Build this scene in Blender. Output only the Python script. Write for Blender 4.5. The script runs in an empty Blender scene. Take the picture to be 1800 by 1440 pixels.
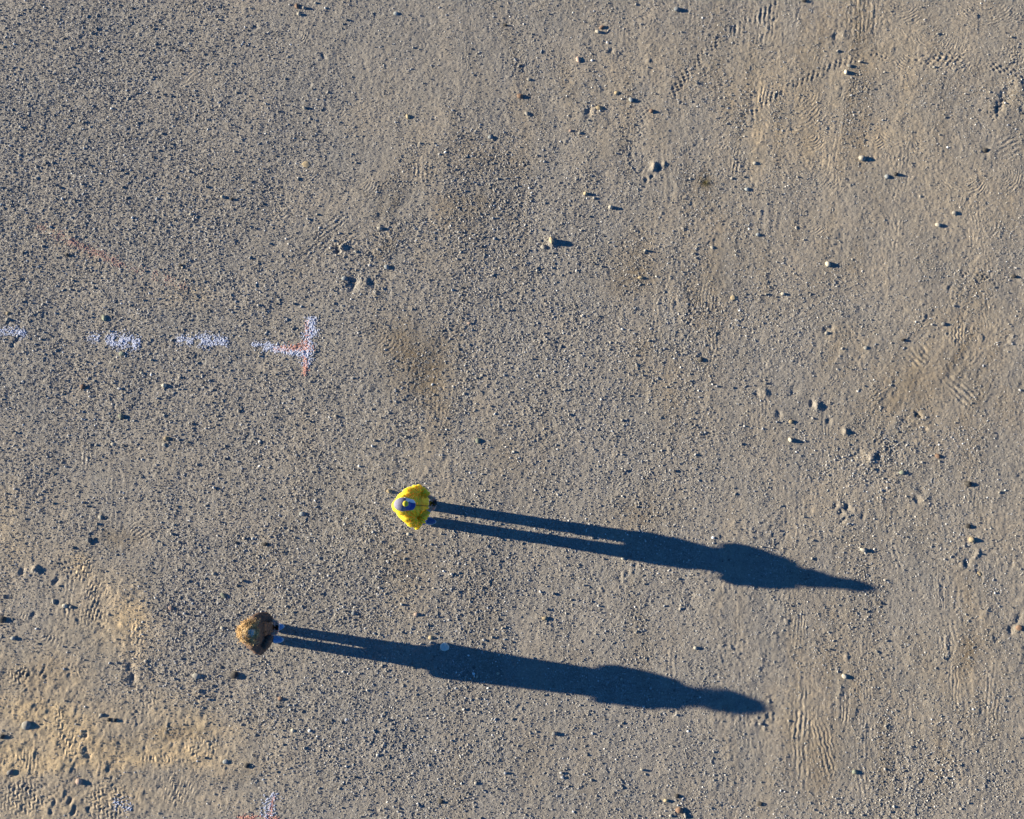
import bpy, bmesh, math, random
import numpy as np
from mathutils import Vector, Matrix, noise as mnoise

random.seed(11)
rng = np.random.default_rng(11)
S = bpy.context.scene
COL = S.collection

# ------------------------------------------------------------------ camera, light, exposure
CAM_H, CAM_T, FPX = 14.0, math.radians(12.0), 1683.0
ct, st = math.cos(CAM_T), math.sin(CAM_T)


def at(px, py):
    """ground point (z=0) seen at a photo pixel of the 1800 x 1440 frame"""
    u, v = (px - 900) / FPX, (720 - py) / FPX
    t = CAM_H / (ct - v * st)
    return (u * t, (v * ct + st) * t)


def proj(x, y):
    lp = y * st + CAM_H * ct
    up = y * ct - CAM_H * st
    return 900 + FPX * x / lp, 720 - FPX * up / lp


cam_data = bpy.data.cameras.new('camera')
cam = bpy.data.objects.new('camera', cam_data)
COL.objects.link(cam)
cam.location = (0, 0, CAM_H)
cam.rotation_euler = (CAM_T, 0, 0)
cam_data.sensor_fit = 'HORIZONTAL'
cam_data.sensor_width = 36.0
cam_data.lens = 36.0 * FPX / 1800.0
cam_data.clip_start = 0.1
cam_data.clip_end = 2000
S.camera = cam

SUN_EL = math.radians(14.3)
_a, _b = at(745, 901), at(1538, 1025)
SH_AZ = math.atan2(_b[1] - _a[1], _b[0] - _a[0])          # direction the shadows run
ldir = Vector((math.cos(SUN_EL) * math.cos(SH_AZ), math.cos(SUN_EL) * math.sin(SH_AZ), -math.sin(SUN_EL)))
sun_data = bpy.data.lights.new('sun', 'SUN')
sun_data.energy = 4.8
sun_data.angle = math.radians(0.5)
sun_data.color = (1.0, 0.885, 0.668)
sun = bpy.data.objects.new('sun', sun_data)
COL.objects.link(sun)
sun.rotation_euler = ldir.to_track_quat('-Z', 'Y').to_euler()
sun.location = (-8, 1, 6)

world = bpy.data.worlds.new('World')
S.world = world
world.use_nodes = True
wn, wl = world.node_tree.nodes, world.node_tree.links
for n in list(wn):
    wn.remove(n)
sky = wn.new('ShaderNodeTexSky')
sky.sky_type = 'NISHITA'
sky.sun_disc = False
sky.sun_elevation = SUN_EL
sky.sun_rotation = math.atan2(-ldir.x, -ldir.y)
sky.air_density = 1.0
sky.dust_density = 0.0
sky.ozone_density = 6.0
tint = wn.new('ShaderNodeMix')
tint.data_type = 'RGBA'
tint.blend_type = 'MULTIPLY'
tint.inputs[0].default_value = 1.0
tint.inputs[7].default_value = (0.44, 0.80, 1.0, 1)
bg = wn.new('ShaderNodeBackground')
bg.inputs[1].default_value = 0.051
wo = wn.new('ShaderNodeOutputWorld')
wl.new(sky.outputs[0], tint.inputs[6])
wl.new(tint.outputs[2], bg.inputs[0])
wl.new(bg.outputs[0], wo.inputs[0])

S.view_settings.view_transform = 'Standard'
S.view_settings.look = 'None'
S.view_settings.gamma = 1.0
S.view_settings.use_curve_mapping = False
S.view_settings.exposure = 1.54
S.render.engine = 'CYCLES'
S.cycles.max_bounces = 6

# ------------------------------------------------------------------ helpers


def tag(o, label=None, cat=None, group=None, kind=None):
    if label: o['label'] = label
    if cat: o['category'] = cat
    if group: o['group'] = group
    if kind: o['kind'] = kind
    return o


def link(name, me, mat=None, parent=None, smooth=True):
    o = bpy.data.objects.new(name, me)
    COL.objects.link(o)
    if mat is not None:
        me.materials.append(mat)
    if parent is not None:
        o.parent = parent
    if smooth:
        me.polygons.foreach_set('use_smooth', np.ones(len(me.polygons), dtype=bool))
    return o


class NT:
    """tiny node-material builder"""

    def __init__(self, name, rough=0.9):
        self.m = bpy.data.materials.new(name)
        self.m.use_nodes = True
        self.n = self.m.node_tree.nodes
        self.l = self.m.node_tree.links
        self.b = self.n['Principled BSDF']
        self.b.inputs['Roughness'].default_value = rough
        self.b.inputs['Specular IOR Level'].default_value = 0.3

    def new(self, t, **k):
        n = self.n.new(t)
        for a, v in k.items():
            setattr(n, a, v)
        return n

    def noise(self, scale, detail=3, rough=0.5, vec=None):
        n = self.new('ShaderNodeTexNoise')
        n.inputs['Scale'].default_value = scale
        n.inputs['Detail'].default_value = detail
        n.inputs['Roughness'].default_value = rough
        if vec is not None:
            self.l.new(vec, n.inputs['Vector'])
        return n.outputs['Fac']

    def obj(self):
        return self.new('ShaderNodeTexCoord').outputs['Object']

    def ramp(self, fac, stops, interp='LINEAR'):
        r = self.new('ShaderNodeValToRGB')
        r.color_ramp.interpolation = interp
        e = r.color_ramp.elements
        while len(e) < len(stops):
            e.new(0.5)
        for q, (p, c) in zip(e, stops):
            q.position = p
            q.color = (*c, 1) if len(c) == 3 else c
        self.l.new(fac, r.inputs[0])
        return r.outputs[0]

    def mix(self, f, a, b, blend='MIX'):
        m = self.new('ShaderNodeMix', data_type='RGBA', blend_type=blend)
        for s, v in ((0, f), (6, a), (7, b)):
            if hasattr(v, 'default_value'):
                self.l.new(v, m.inputs[s])
            elif s == 0:
                m.inputs[0].default_value = v
            else:
                m.inputs[s].default_value = (*v, 1)
        return m.outputs[2]

    def math(self, op, a, b=None):
        m = self.new('ShaderNodeMath', operation=op)
        for s, v in ((0, a), (1, b)):
            if v is None:
                continue
            if hasattr(v, 'default_value'):
                self.l.new(v, m.inputs[s])
            else:
                m.inputs[s].default_value = v
        return m.outputs[0]

    def attr(self, name, kind='GEOMETRY'):
        a = self.new('ShaderNodeAttribute', attribute_name=name, attribute_type=kind)
        return a.outputs['Fac']

    def bump(self, h, dist=1.0, strength=1.0, normal=None):
        b = self.new('ShaderNodeBump')
        b.inputs['Distance'].default_value = dist
        b.inputs['Strength'].default_value = strength
        self.l.new(h, b.inputs['Height'])
        if normal is not None:
            self.l.new(normal, b.inputs['Normal'])
        return b.outputs[0]

    def color(self, c):
        if hasattr(c, 'default_value'):
            self.l.new(c, self.b.inputs['Base Color'])
        else:
            self.b.inputs['Base Color'].default_value = (*c, 1)

    def normal(self, nrm):
        self.l.new(nrm, self.b.inputs['Normal'])


def simple_mat(name, c, rough=0.8, var=0.25, scale=25.0, bump=0.002, bscale=120.0):
    t = NT(name, rough)
    o = t.obj()
    f = t.noise(scale, 4, 0.6, o)
    lo = tuple(v * (1 - var) for v in c)
    hi = tuple(min(1, v * (1 + var)) for v in c)
    t.color(t.ramp(f, [(0.3, lo), (0.7, hi)]))
    if bump:
        t.normal(t.bump(t.noise(bscale, 3, 0.6, o), bump))
    return t.m


# ------------------------------------------------------------------ ground relief
LAT = rng.random((512, 512)).astype(np.float32)


def vnoise(x, y, s, off=0.0):
    """smooth lattice noise, -1..1, feature size s metres"""
    X, Y = x / s + 91.7 + off, y / s + 133.3 + off * 1.7
    xi, yi = np.floor(X).astype(np.int32), np.floor(Y).astype(np.int32)
    fx, fy = X - xi, Y - yi
    fx = fx * fx * fx * (fx * (fx * 6 - 15) + 10)
    fy = fy * fy * fy * (fy * (fy * 6 - 15) + 10)
    x0, x1, y0, y1 = xi & 511, (xi + 1) & 511, yi & 511, (yi + 1) & 511
    a = LAT[y0, x0] * (1 - fx) + LAT[y0, x1] * fx
    b = LAT[y1, x0] * (1 - fx) + LAT[y1, x1] * fx
    return ((a * (1 - fy) + b * fy) * 2 - 1).astype(np.float32)


def fbm(x, y, s, o=4, g=0.5, off=0.0):
    r, a, t = 0, 1.0, 0
    for i in range(o):
        c, sn = math.cos(0.6 * i), math.sin(0.6 * i)
        r = r + a * vnoise(x * c - y * sn, x * sn + y * c, s / 2 ** i, off + 17.3 * i)
        t += a
        a *= g
    return r / t


def worley(x, y, s, seed):
    """height of domes round jittered points: packed little stones"""
    R = np.random.default_rng(seed)
    jx, jy, jr = (R.random((256, 256)).astype(np.float32) for _ in range(3))
    X, Y = x / s + 500, y / s + 500
    xi, yi = np.floor(X).astype(np.int32), np.floor(Y).astype(np.int32)
    best = np.zeros(X.shape, np.float32)
    for dx in (-1, 0, 1):
        for dy in (-1, 0, 1):
            cx, cy = xi + dx, yi + dy
            k = (cy & 255, cx & 255)
            px_, py_ = cx + jx[k], cy + jy[k]
            r = 0.35 + 0.55 * jr[k] ** 2
            d2 = ((X - px_) ** 2 + (Y - py_) ** 2) / (r * r)
            h = np.sqrt(np.clip(1 - d2, 0, None)) * (0.3 + jr[k])
            best = np.maximum(best, h.astype(np.float32))
    return best


def blob(px, py, x, y, rx, ry, ang=0.0):
    a = math.radians(ang)
    dx, dy = px - x, py - y
    u = (dx * math.cos(a) + dy * math.sin(a)) / rx
    v = (-dx * math.sin(a) + dy * math.cos(a)) / ry
    return np.exp(-(u * u + v * v))


# places given in photo pixels: x, y, rx, ry, angle, weight
TAN = [(90, 1270, 130, 55, 0, .55), (290, 1338, 130, 16, 2, 1.2), (330, 1300, 110, 26, 0, .8), (60, 1335, 130, 26, 0, 1.3), (60, 1262, 60, 20, 10, 1.0), (128, 1310, 34, 34, 0, .9), (200, 1075, 90, 70, 55, .6), (135, 990, 22, 26, 0, .8), (228, 1090, 22, 40, 0, .7),
       (80, 1180, 140, 70, 0, .4), (260, 1400, 240, 50, 0, .32), (60, 1420, 200, 40, 0, .4), (300, 1250, 120, 40, 0, .3),
       (1500, 20, 60, 60, 0, .45), (1380, 130, 160, 90, -30, .35), (1640, 90, 240, 120, 0, .25), (1450, 240, 160, 60, 0, .35),
       (1680, 330, 180, 90, 20, .35), (1400, 330, 120, 160, 0, .25), (745, 290, 35, 30, 0, .5), (1540, 200, 260, 160, 0, .2),
       (1640, 620, 130, 110, -40, .45), (1720, 560, 150, 60, -20, .3), (1560, 760, 180, 90, -20, .3), (1470, 900, 70, 60, 0, .35),
       (1430, 1290, 50, 170, 0, .5), (1490, 1140, 60, 80, 0, .3), (1700, 1170, 60, 80, 20, .4), (1690, 400, 200, 80, -20, .25),
       (320, 515, 60, 25, 10, .4), (1250, 130, 200, 60, 0, .25), (1100, 90, 160, 90, 0, .25), (660, 205, 30, 25, 0, .4),
       (610, 350, 110, 60, 0, .25), (140, 440, 80, 18, 30, .25), (1600, 1240, 220, 220, 0, .2), (10, 950, 80, 90, 0, .4),
       (720, 1080, 40, 60, 0, .2), (1090, 1050, 30, 90, 0, .15), (1750, 860, 90, 200, 0, .2), (1470, 590, 40, 22, 0, .5)]
BROWN = [(820, 365, 60, 28, 0, .55), (745, 640, 60, 50, 25, .7), (700, 590, 40, 45, 0, .5), (1120, 480, 55, 45, 20, .45),
         (1125, 610, 30, 25, 0, .45), (850, 280, 60, 35, 10, .45), (1130, 900, 45, 30, 0, .45), (890, 810, 40, 30, 0, .3),
         (1440, 1330, 50, 60, 0, .5), (700, 1010, 35, 70, 0, .3), (730, 970, 30, 60, 0, .25), (1240, 320, 18, 16, 0, .9),
         (1700, 1155, 22, 30, 30, .6), (1590, 690, 110, 45, -25, .35), (1110, 430, 30, 60, 0, .35), (1250, 480, 30, 90, 5, .35),
         (770, 700, 25, 90, 0, .35), (60, 1190, 60, 40, 0, .35), (210, 945, 40, 18, 0, .5), (540, 760, 20, 60, 0, .15),
         (1480, 480, 50, 25, 0, .25), (1010, 1160, 60, 25, 0, .2), (940, 1340, 30, 60, 0, .25), (1210, 700, 60, 120, 0, .15)]
GRAVEL = [(150, 150, 330, 220, 0, .6), (150, 420, 420, 140, 0, .5), (250, 700, 420, 200, 0, .35), (830, 300, 90, 60, 0, .8), (860, 410, 110, 60, 0, .8),
          (880, 600, 180, 150, 0, .5), (500, 1000, 300, 120, 0, .5), (560, 1300, 300, 160, 0, .5), (1130, 700, 130, 200, 0, .35),
          (1450, 500, 60, 45, 0, .7), (1580, 190, 110, 60, 0, .5), (1290, 170, 60, 40, 0, .6), (1520, 800, 110, 60, 0, .8),
          (240, 1190, 60, 40, 0, .8), (300, 1060, 90, 70, 0, .7), (1650, 1390, 160, 90, 0, .4), (650, 440, 60, 35, 0, .8),
          (1330, 350, 70, 50, 0, .5), (1240, 560, 60, 90, 0, .4), (1480, 1415, 60, 25, 0, .6), (900, 980, 200, 60, 0, .2)]
SMOOTH = [(560, 60, 200, 90, 0, .5), (760, 150, 110, 160, 0, .6), (330, 140, 60, 30, 0, .6), (680, 310, 110, 70, 0, .8), (560, 400, 80, 70, 0, .6),
          (1500, 100, 320, 160, 0, .8), (1650, 330, 220, 150, 0, .7), (1400, 400, 160, 120, 0, .5), (120, 1320, 180, 90, 0, 1.2),
          (330, 1330, 140, 50, 0, 1.0), (180, 1060, 110, 90, 0, .9), (1690, 620, 160, 130, 0, .8), (1650, 1150, 260, 260, 0, .35),
          (1400, 1250, 100, 200, 0, .5), (1550, 700, 160, 70, 0, .5), (250, 1420, 300, 60, 0, .6), (690, 560, 60, 70, 0, .4),
          (1000, 110, 180, 120, 0, .3), (40, 1190, 120, 40, 0, .5), (1280, 1200, 300, 200, 0, .2), (190, 850, 90, 60, 0, .3)]
# lumps and hollows: x, y, radius px, height in m
DENTS = [(1615, 733, 6, -.035), (232, 1192, 10, -.03), (228, 1172, 8, -.02), (1703, 852, 5, -.03), (30, 600, 5, -.025), (22, 610, 5, -.02),
         (1733, 267, 7, -.02), (1620, 862, 7, -.03), (1612, 880, 8, -.025), (1490, 893, 6, -.03), (1478, 905, 5, -.03), (1468, 890, 5, -.025), (1482, 915, 5, -.03), (1515, 905, 5, -.03),
         (1500, 800, 8, -.03), (1512, 795, 7, -.025), (1530, 805, 9, .025), (1545, 800, 6, -.025), (60, 1195, 8, -.015), (125, 1408, 5, -.035), (131, 1428, 4, -.03),
         (90, 1427, 5, -.03), (97, 1409, 4, -.02), (158, 1424, 4, -.02), (1723, 1010, 5, -.03), (1700, 988, 8, -.03), (1716, 975, 6, .03), (595, 438, 7, -.035), (603, 432, 5, .03),
         (620, 500, 10, -.03), (640, 497, 9, .03), (655, 500, 7, -.025), (1150, 293, 6, .035), (1158, 297, 5, -.03), (1146, 310, 5, -.03), (1135, 315, 4, -.03), (1165, 288, 5, .03),
         (1036, 197, 7, -.03), (970, 425, 8, .035), (1395, 690, 8, -.02), (1330, 697, 6, -.02), (1345, 690, 8, .02), (1370, 732, 6, -.02), (1436, 716, 6, .03), (1428, 712, 5, -.03),
         (1485, 760, 6, .04), (1455, 740, 6, -.03), (1640, 1160, 5, -.02), (1770, 170, 12, -.03), (1755, 190, 10, -.03), (1790, 150, 10, .02), (1452, 583, 8, -.025), (1460, 576, 6, -.02),
         (570, 100, 5, -.02), (450, 50, 5, -.02), (1480, 60, 6, .02), (1470, 65, 7, -.025), (1292, 50, 6, -.02), (1075, 90, 6, -.02), (65, 1000, 6, .03), (40, 1005, 6, -.03),
         (545, 148, 4, -.02), (100, 1020, 6, -.03), (60, 1080, 6, -.02), (110, 1065, 6, .01), (235, 1210, 6, -.025), (155, 1330, 7, -.02), (152, 1290, 5, -.03), (1780, 1105, 8, -.02), (1790, 1085, 8, -.025)]
# sole and tyre patterns: x, y, rx, ry, patch angle, ridge direction angle, wavelength px, bend (curvature radius px, 0 straight), zigzag, amp
PATS = []


def pat(x, y, rx, ry, ang, rdir, lam, bend=0, zig=0.0, amp=1.0):
    PATS.append((x, y, rx, ry, ang, rdir, lam, bend, zig, amp))


pat(1590, 22, 55, 26, 10, 70, 5.2, 40); pat(1735, 25, 80, 30, 5, 85, 5.4, 60); pat(1650, 78, 60, 20, 10, 60, 5.0, 30)
pat(1600, 110, 40, 20, 0, 95, 5, 26); pat(1392, 245, 38, 22, 0, 100, 5.2, 34); pat(1432, 252, 30, 20, 20, 60, 5.2, 28)
pat(1568, 246, 36, 20, 10, 110, 5.2, 30); pat(1545, 252, 26, 16, 30, 60, 5.2, 22); pat(1700, 328, 55, 18, 5, 80, 5.0, 45)
pat(1782, 318, 30, 34, 0, 30, 5.0, 30); pat(1775, 258, 28, 30, -20, 60, 8.5, 0); pat(1425, 400, 35, 18, 10, 70, 5, 30)
pat(1515, 25, 38, 60, 0, 0, 8.0, 0); pat(1345, 45, 30, 45, 0, 5, 8.0, 0); pat(1340, 160, 18, 36, 0, 5, 6.5, 0)
pat(1295, 275, 18, 40, 0, 5, 6.0, 0); pat(1400, 200, 80, 60, 0, 80, 6.5, 50, 0, .6); pat(1420, 320, 90, 50, 0, 85, 6, 40, 0, .5)
pat(740, 292, 26, 34, 0, 5, 8.0, 0); pat(655, 335, 34, 26, 30, 40, 5.5, 40); pat(640, 330, 60, 36, 30, 70, 5.6, 60, 0, .8)
pat(575, 405, 60, 22, -40, 50, 7.0, 0, 0, 1.3); pat(560, 430, 45, 26, -40, 50, 8.5, 0, 0, 1.2); pat(500, 385, 22, 24, -40, 50, 6.5)
pat(612, 430, 40, 22, -40, 50, 9, 0, 0, 1.2); pat(340, 142, 30, 20, -40, 50, 6.5, 0, 0, 1.0); pat(574, 150, 14, 26, 10, 95, 5.0, 12)
pat(540, 312, 30, 18, 0, 70, 4.8, 20); pat(330, 20, 24, 18, 0, 60, 4.8, 18); pat(525, 65, 24, 18, 0, 50, 4.8, 18)
pat(1705, 500, 38, 24, -20, 60, 7, 20, 0, 1.2); pat(1625, 575, 14, 24, 10, 60, 7, 0, .4, 1.3); pat(1690, 590, 40, 22, 0, 5, 6.5, 0, .4, 1.1)
pat(1615, 625, 24, 34, 30, -45, 9, 0); pat(1712, 625, 30, 20, 30, 30, 7.5, 0, .4); pat(1700, 700, 70, 24, 45, -45, 9, 0)
pat(1545, 695, 30, 16, -20, 50, 6, 0, .3); pat(1540, 715, 16, 18, 30, 60, 6.5); pat(1240, 520, 26, 60, 0, 8, 6.0, 0, 0, .8)
pat(1250, 600, 20, 70, 5, 8, 6.5, 0, 0, .7); pat(1410, 1290, 26, 120, 0, 2, 8.5, 0, 0, 1.2); pat(1445, 1320, 34, 80, -12, -15, 7, 0, .2, 1.0)
pat(1485, 1250, 12, 40, 0, 3, 6.5); pat(1405, 1100, 20, 60, 0, 3, 6); pat(1665, 1110, 26, 50, -12, -12, 8.0); pat(1580, 980, 20, 34, -20, -20, 9)
pat(1745, 1230, 24, 80, 0, 4, 7.5, 0, 0, .8); pat(1510, 1360, 20, 60, -10, -8, 8, 0, 0, .8); pat(1280, 1000, 30, 60, -10, -12, 7, 0, 0, .5)
pat(150, 800, 16, 30, 0, 2, 7); pat(195, 880, 16, 50, 0, 2, 7.5); pat(245, 930, 30, 24, 30, 50, 6)
pat(150, 1000, 26, 30, 40, 60, 7.5, 0, .8, 1.5); pat(170, 1035, 30, 36, 40, 50, 7.5, 0, .8, 1.5); pat(165, 1085, 30, 36, 60, 40, 7.5, 0, .8, 1.4)
pat(120, 1050, 14, 60, 5, 5, 8.0); pat(30, 1190, 46, 20, -10, 40, 8, 0, .9, 1.5); pat(260, 1225, 24, 30, 0, 30, 7.5, 0, .9, 1.2)
pat(125, 1308, 30, 30, 0, 50, 8.0, 0, .9, 1.5); pat(105, 1268, 14, 30, 0, 40, 8, 0, .9, 1.2); pat(355, 1315, 40, 24, 0, 40, 7.5, 0, .8, 1.2)
pat(280, 1335, 70, 8, 3, 2, 6.5, 0, 0, 1.3); pat(40, 1340, 60, 24, 0, 5, 6.0, 0, 0, .7); pat(250, 1262, 40, 20, -10, 30, 7.5, 0, .6)
pat(40, 1400, 60, 40, 0, 35, 8.5, 0, .9, 1.4); pat(190, 1410, 50, 50, 0, 30, 8.5, 0, .9, 1.2); pat(310, 1385, 50, 40, 0, 60, 7.5, 0, .9, 1.1)
pat(80, 1130, 40, 20, 0, 60, 6.5, 20); pat(240, 1130, 24, 50, 0, 0, 7, 0, .5); pat(690, 600, 34, 46, 10, 20, 6.5, 40, 0, .7)
pat(770, 700, 26, 80, 0, 5, 7, 0, 0, .5); pat(1500, 160, 60, 14, -30, 60, 6, 0, .6, 1.0); pat(1780, 100, 40, 20, 40, 50, 7.5, 0, .8, 1.0)
pat(1670, 100, 40, 14, -10, 80, 8, 0, .7, 1.3); pat(1680, 115, 60, 20, 10, 70, 7.5, 0, .7, 1.0)
for k in range(190):                                   # further scuffed sole prints in the trodden ground
    while True:
        qx, qy = random.uniform(0, 1800), random.uniform(0, 1440)
        if (qx > 1250 and random.random() < .8) or (qy > 950 and qx < 420) or (qy < 420 and qx > 450 and random.random() < .6) or random.random() < .08:
            break
    g = random.uniform(-90, 90)
    pat(qx, qy, random.uniform(14, 24), random.uniform(7, 12), g, g + random.choice((0, 90, 60)), random.uniform(4.8, 7.5),
        random.choice((0, 14, 22, 40)), random.choice((0, 0, .5)), random.uniform(.25, .7))
for k in range(26):                                   # long worn tyre bands, most of them running up and down the picture
    qx = random.choice((random.gauss(1450, 160), random.gauss(1620, 110), random.uniform(650, 1250)))
    pat(qx, random.uniform(60, 1400), random.uniform(12, 26), random.uniform(90, 240), random.gauss(0, 9), random.gauss(4, 5), random.uniform(5.5, 8.5), 0, random.choice((0, 0, .25)), random.uniform(.22, .5))
# chains of tyre lugs: list of points (px), width px, lug pitch px, depth
CHAINS = [([(1180, 170), (1215, 118), (1262, 72), (1310, 40), (1370, 5)], 14, 6.5, .016),
          ([(1300, 215), (1345, 178), (1395, 150), (1450, 122), (1500, 104), (1560, 98)], 13, 6.5, .013),
          ([(1600, 105), (1640, 108), (1690, 100)], 18, 8, .012), ([(1730, 112), (1765, 125), (1800, 132)], 14, 8, .014),
          ([(1770, 175), (1752, 195), (1745, 215)], 12, 9, .018), ([(1690, 480), (1720, 483), (1760, 498)], 10, 6, .014),
          ([(1140, 180), (1120, 240), (1105, 300)], 14, 7, .007), ([(1208, 480), (1214, 540), (1205, 600)], 14, 7, .009),
          ([(1535, 770), (1555, 780), (1575, 792)], 10, 5.5, .014), ([(100, 985), (140, 1010), (165, 1050), (175, 1100)], 22, 8, .010),
          ([(0, 1185), (40, 1190), (80, 1180)], 22, 8, .012), ([(250, 1195), (240, 1230), (232, 1262)], 14, 8, .010),
          ([(0, 1392), (50, 1380), (100, 1395)], 30, 9, .010), ([(160, 1395), (185, 1415), (200, 1440)], 24, 9, .012)]


def fields(x, y):
    """relief and cover of the ground at world x, y"""
    px, py = proj(x, y)
    px = np.clip(px, -4000, 6000).astype(np.float32)
    py = np.clip(py, -4000, 6000).astype(np.float32)
    wx, wy = px + 26 * fbm(x, y, .5, 3, off=3), py + 26 * fbm(x, y, .5, 3, off=9)
    tan = 0.02 + 0.13 * fbm(x, y, 1.3, 5, .65, 31) + 0.05 * np.clip((px - 900) / 900, 0, 1)
    for b in TAN: tan = tan + (.40 if b[0] > 450 else .9) * b[5] * blob(wx, wy, *b[:5]) * (1 + .5 * fbm(x, y, .45, 4, .65, 131))
    brown = 0.10 * np.clip(fbm(x, y, .7, 4, .6, 57) * 2 - .2, 0, 1)
    for b in BROWN: brown = brown + 1.25 * b[5] * blob(wx, wy, *b[:5])
    streak = fbm(x, y * .16, .42, 4, .6, 231) * np.clip((px - 350) / 500, .25, 1)
    grav = 0.60 + 0.40 * fbm(x, y, .45, 5, .7, 77) - .22 * streak - 0.10 * np.clip((px - 1150) / 500, 0, 1)
    for b in GRAVEL: grav = grav + .55 * b[5] * blob(wx, wy, *b[:5])
    for b in SMOOTH: grav = grav - (.75 if b[0] < 450 else .42) * b[5] * blob(wx, wy, *b[:5])
    tan = tan + .16 * np.clip(streak, 0, 1)
    brown = brown + .55 * np.clip(-streak - .10, 0, 1)
    tan, brown, grav = np.clip(tan, 0, 1), np.clip(brown, 0, 1), np.clip(grav, 0.12, 1)
    h = 0.020 * fbm(x, y, 2.6, 3, .5, 5) + 0.007 * fbm(x, y, .35, 3, .6, 12) + 0.0028 * fbm(x, y, .09, 3, .7, 22)
    h = h + grav * (0.0032 * worley(x, y, .042, 4) + 0.0050 * vnoise(x, y, .0195, 8) + .0024 * vnoise(x, y, .055, 19))
    h = h + (1 - grav) * (0.0034 * vnoise(x, y, .0195, 45) + 0.0036 * vnoise(x, y, .024, 41) + .0020 * vnoise(x, y, .07, 43) + 0.0015 * vnoise(x, y * .45 + .05 * fbm(x, y, .3, 2, off=4), .034, 61) + .0012 * vnoise(x, y * .5, .019, 63))
    churn = np.clip(tan * 1.6, 0, 1) * np.clip((520 - px) / 120, 0, 1)
    h = h + churn * (0.0100 * fbm(x, y, .11, 4, .7, 401) + .010 * np.clip(np.abs(fbm(x, y, .30, 2, .5, 431)) * -4 + .5, 0, 1))
    # drag marks: long ridges in a few directions, each in its own drifting zones
    for deg, cxz, cyz, rxz, ryz, wz, of in ((4, 1480, 1150, 330, 420, 1.0, 1), (8, 1400, 250, 330, 330, .8, 2), (38, 1600, 620, 330, 190, 1.1, 3), (-28, 1650, 1150, 220, 300, .6, 4),
                                            (12, 760, 640, 130, 420, .9, 5), (2, 1160, 420, 170, 420, .8, 6), (50, 620, 400, 190, 110, .8, 7), (-12, 930, 160, 260, 170, .6, 8),
                                            (3, 180, 860, 140, 160, .7, 9), (62, 1620, 130, 260, 120, .7, 10), (85, 200, 1330, 260, 90, .9, 11), (25, 470, 1090, 110, 160, .5, 12)):
        a = math.radians(deg)
        bend_ = .10 * fbm(x, y, 1.1, 2, off=500 + of)
        p_ = x * math.cos(a) - y * math.sin(a) + bend_
        q_ = x * math.sin(a) + y * math.cos(a)
        zone = np.clip(blob(px, py, cxz, cyz, rxz, ryz) * wz * (1 + 1.6 * fbm(x, y, .7, 3, .6, 520 + of)) - .12, 0, 1)
        line = vnoise(p_, q_ * .055, .055, 540 + of) + .6 * vnoise(p_, q_ * .09, .028, 560 + of)
        keepz = np.clip(.35 + 1.5 * fbm(x, y, .33, 3, .6, 600 + of), 0, 1)
        h = h + zone * keepz * .0036 * line
        big_ = fbm(p_, q_ * .12, .28, 3, .6, 580 + of)
        brown = np.clip(brown + zone * .85 * np.clip(-big_ - .05, 0, 1), 0, 1)
        tan = np.clip(tan + zone * .42 * np.clip(big_ - .02, 0, 1), 0, 1)
        grav = np.clip(grav - zone * .5 * np.clip(big_, 0, 1) + zone * .5 * np.clip(-big_, 0, 1), .12, 1)
    rough = np.clip(fbm(x, y, .42, 4, .65, 700) * 2.6 - .75, 0, 1) * np.clip((px - 300) / 900, .15, 1)
    h = h + rough * (.0085 * vnoise(x, y, .055, 71) + .006 * vnoise(x, y, .030, 72))
    phase = np.zeros_like(px)
    amp = np.zeros_like(px)
    wb = 2.0 * fbm(x, y, .25, 2, off=66)
    wc = 3.2 * fbm(x, y, .13, 3, .7, off=166)
    for (bx, by, r, d) in DENTS:
        h = h + d * blob(px + 1.6 * wc, py + 2.2 * wb, bx, by, r * .8, r * 1.15, 18 * math.sin(bx * 7.1 + by)) * np.clip(1 + .8 * wc / 3.2, .4, 1.6)
        if d < 0:
            h = h - d * .30 * blob(px, py, bx + 2, by + 1, r * 2, r * 1.8)
    for (cx, cy, rx, ry, ang, rdir, lam, bend, zig, am) in PATS:
        b = blob(px + wb, py + wb, cx, cy, rx * .8, ry * .8, ang)
        b = np.clip((b - .25) * 2.2, 0, 1) * am
        m = b > amp
        if not m.any():
            continue
        a = math.radians(rdir)
        u = (px - cx) * math.cos(a) + (py - cy) * math.sin(a)
        v = -(px - cx) * math.sin(a) + (py - cy) * math.cos(a)
        if bend:
            u = np.sqrt((u + bend) ** 2 + v ** 2 * 1.3)
        if zig:
            u = u + zig * lam * np.abs(((v / (lam * 1.7)) % 1) * 2 - 1)
        phase = np.where(m, (u + 1.2 * wb + wc) * (2 * math.pi / lam), phase)
        amp = np.where(m, b, amp)
    amp = amp * np.clip(.75 + 1.4 * fbm(x, y, .16, 3, .6, off=88), .0, 1.2)
    h = h + amp * 0.0026 * np.sin(phase)
    for pts, w, pitch, dep in CHAINS:
        s0 = 0.0
        for (x0, y0), (x1, y1) in zip(pts[:-1], pts[1:]):
            L = math.hypot(x1 - x0, y1 - y0)
            ux, uy = (x1 - x0) / L, (y1 - y0) / L
            u = (px - x0) * ux + (py - y0) * uy
            v = -(px - x0) * uy + (py - y0) * ux
            ins = (u >= 0) & (u < L) & (np.abs(v) < w)
            if ins.any():
                f = np.where(ins, np.exp(-(v / (w * .55)) ** 4), 0)
                lug = np.clip(1.5 * np.cos((u + s0 - .35 * v + .6 * wc) * 2 * math.pi / (pitch * 1.6)) * np.cos((v + .4 * wc) * 2 * math.pi / 9.5), -.45, 1)
                h = h - f * dep * np.clip(.78 + 1.9 * wc / 3.2, .12, 1.3) * (.85 * lug + .10)
            s0 += L
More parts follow.
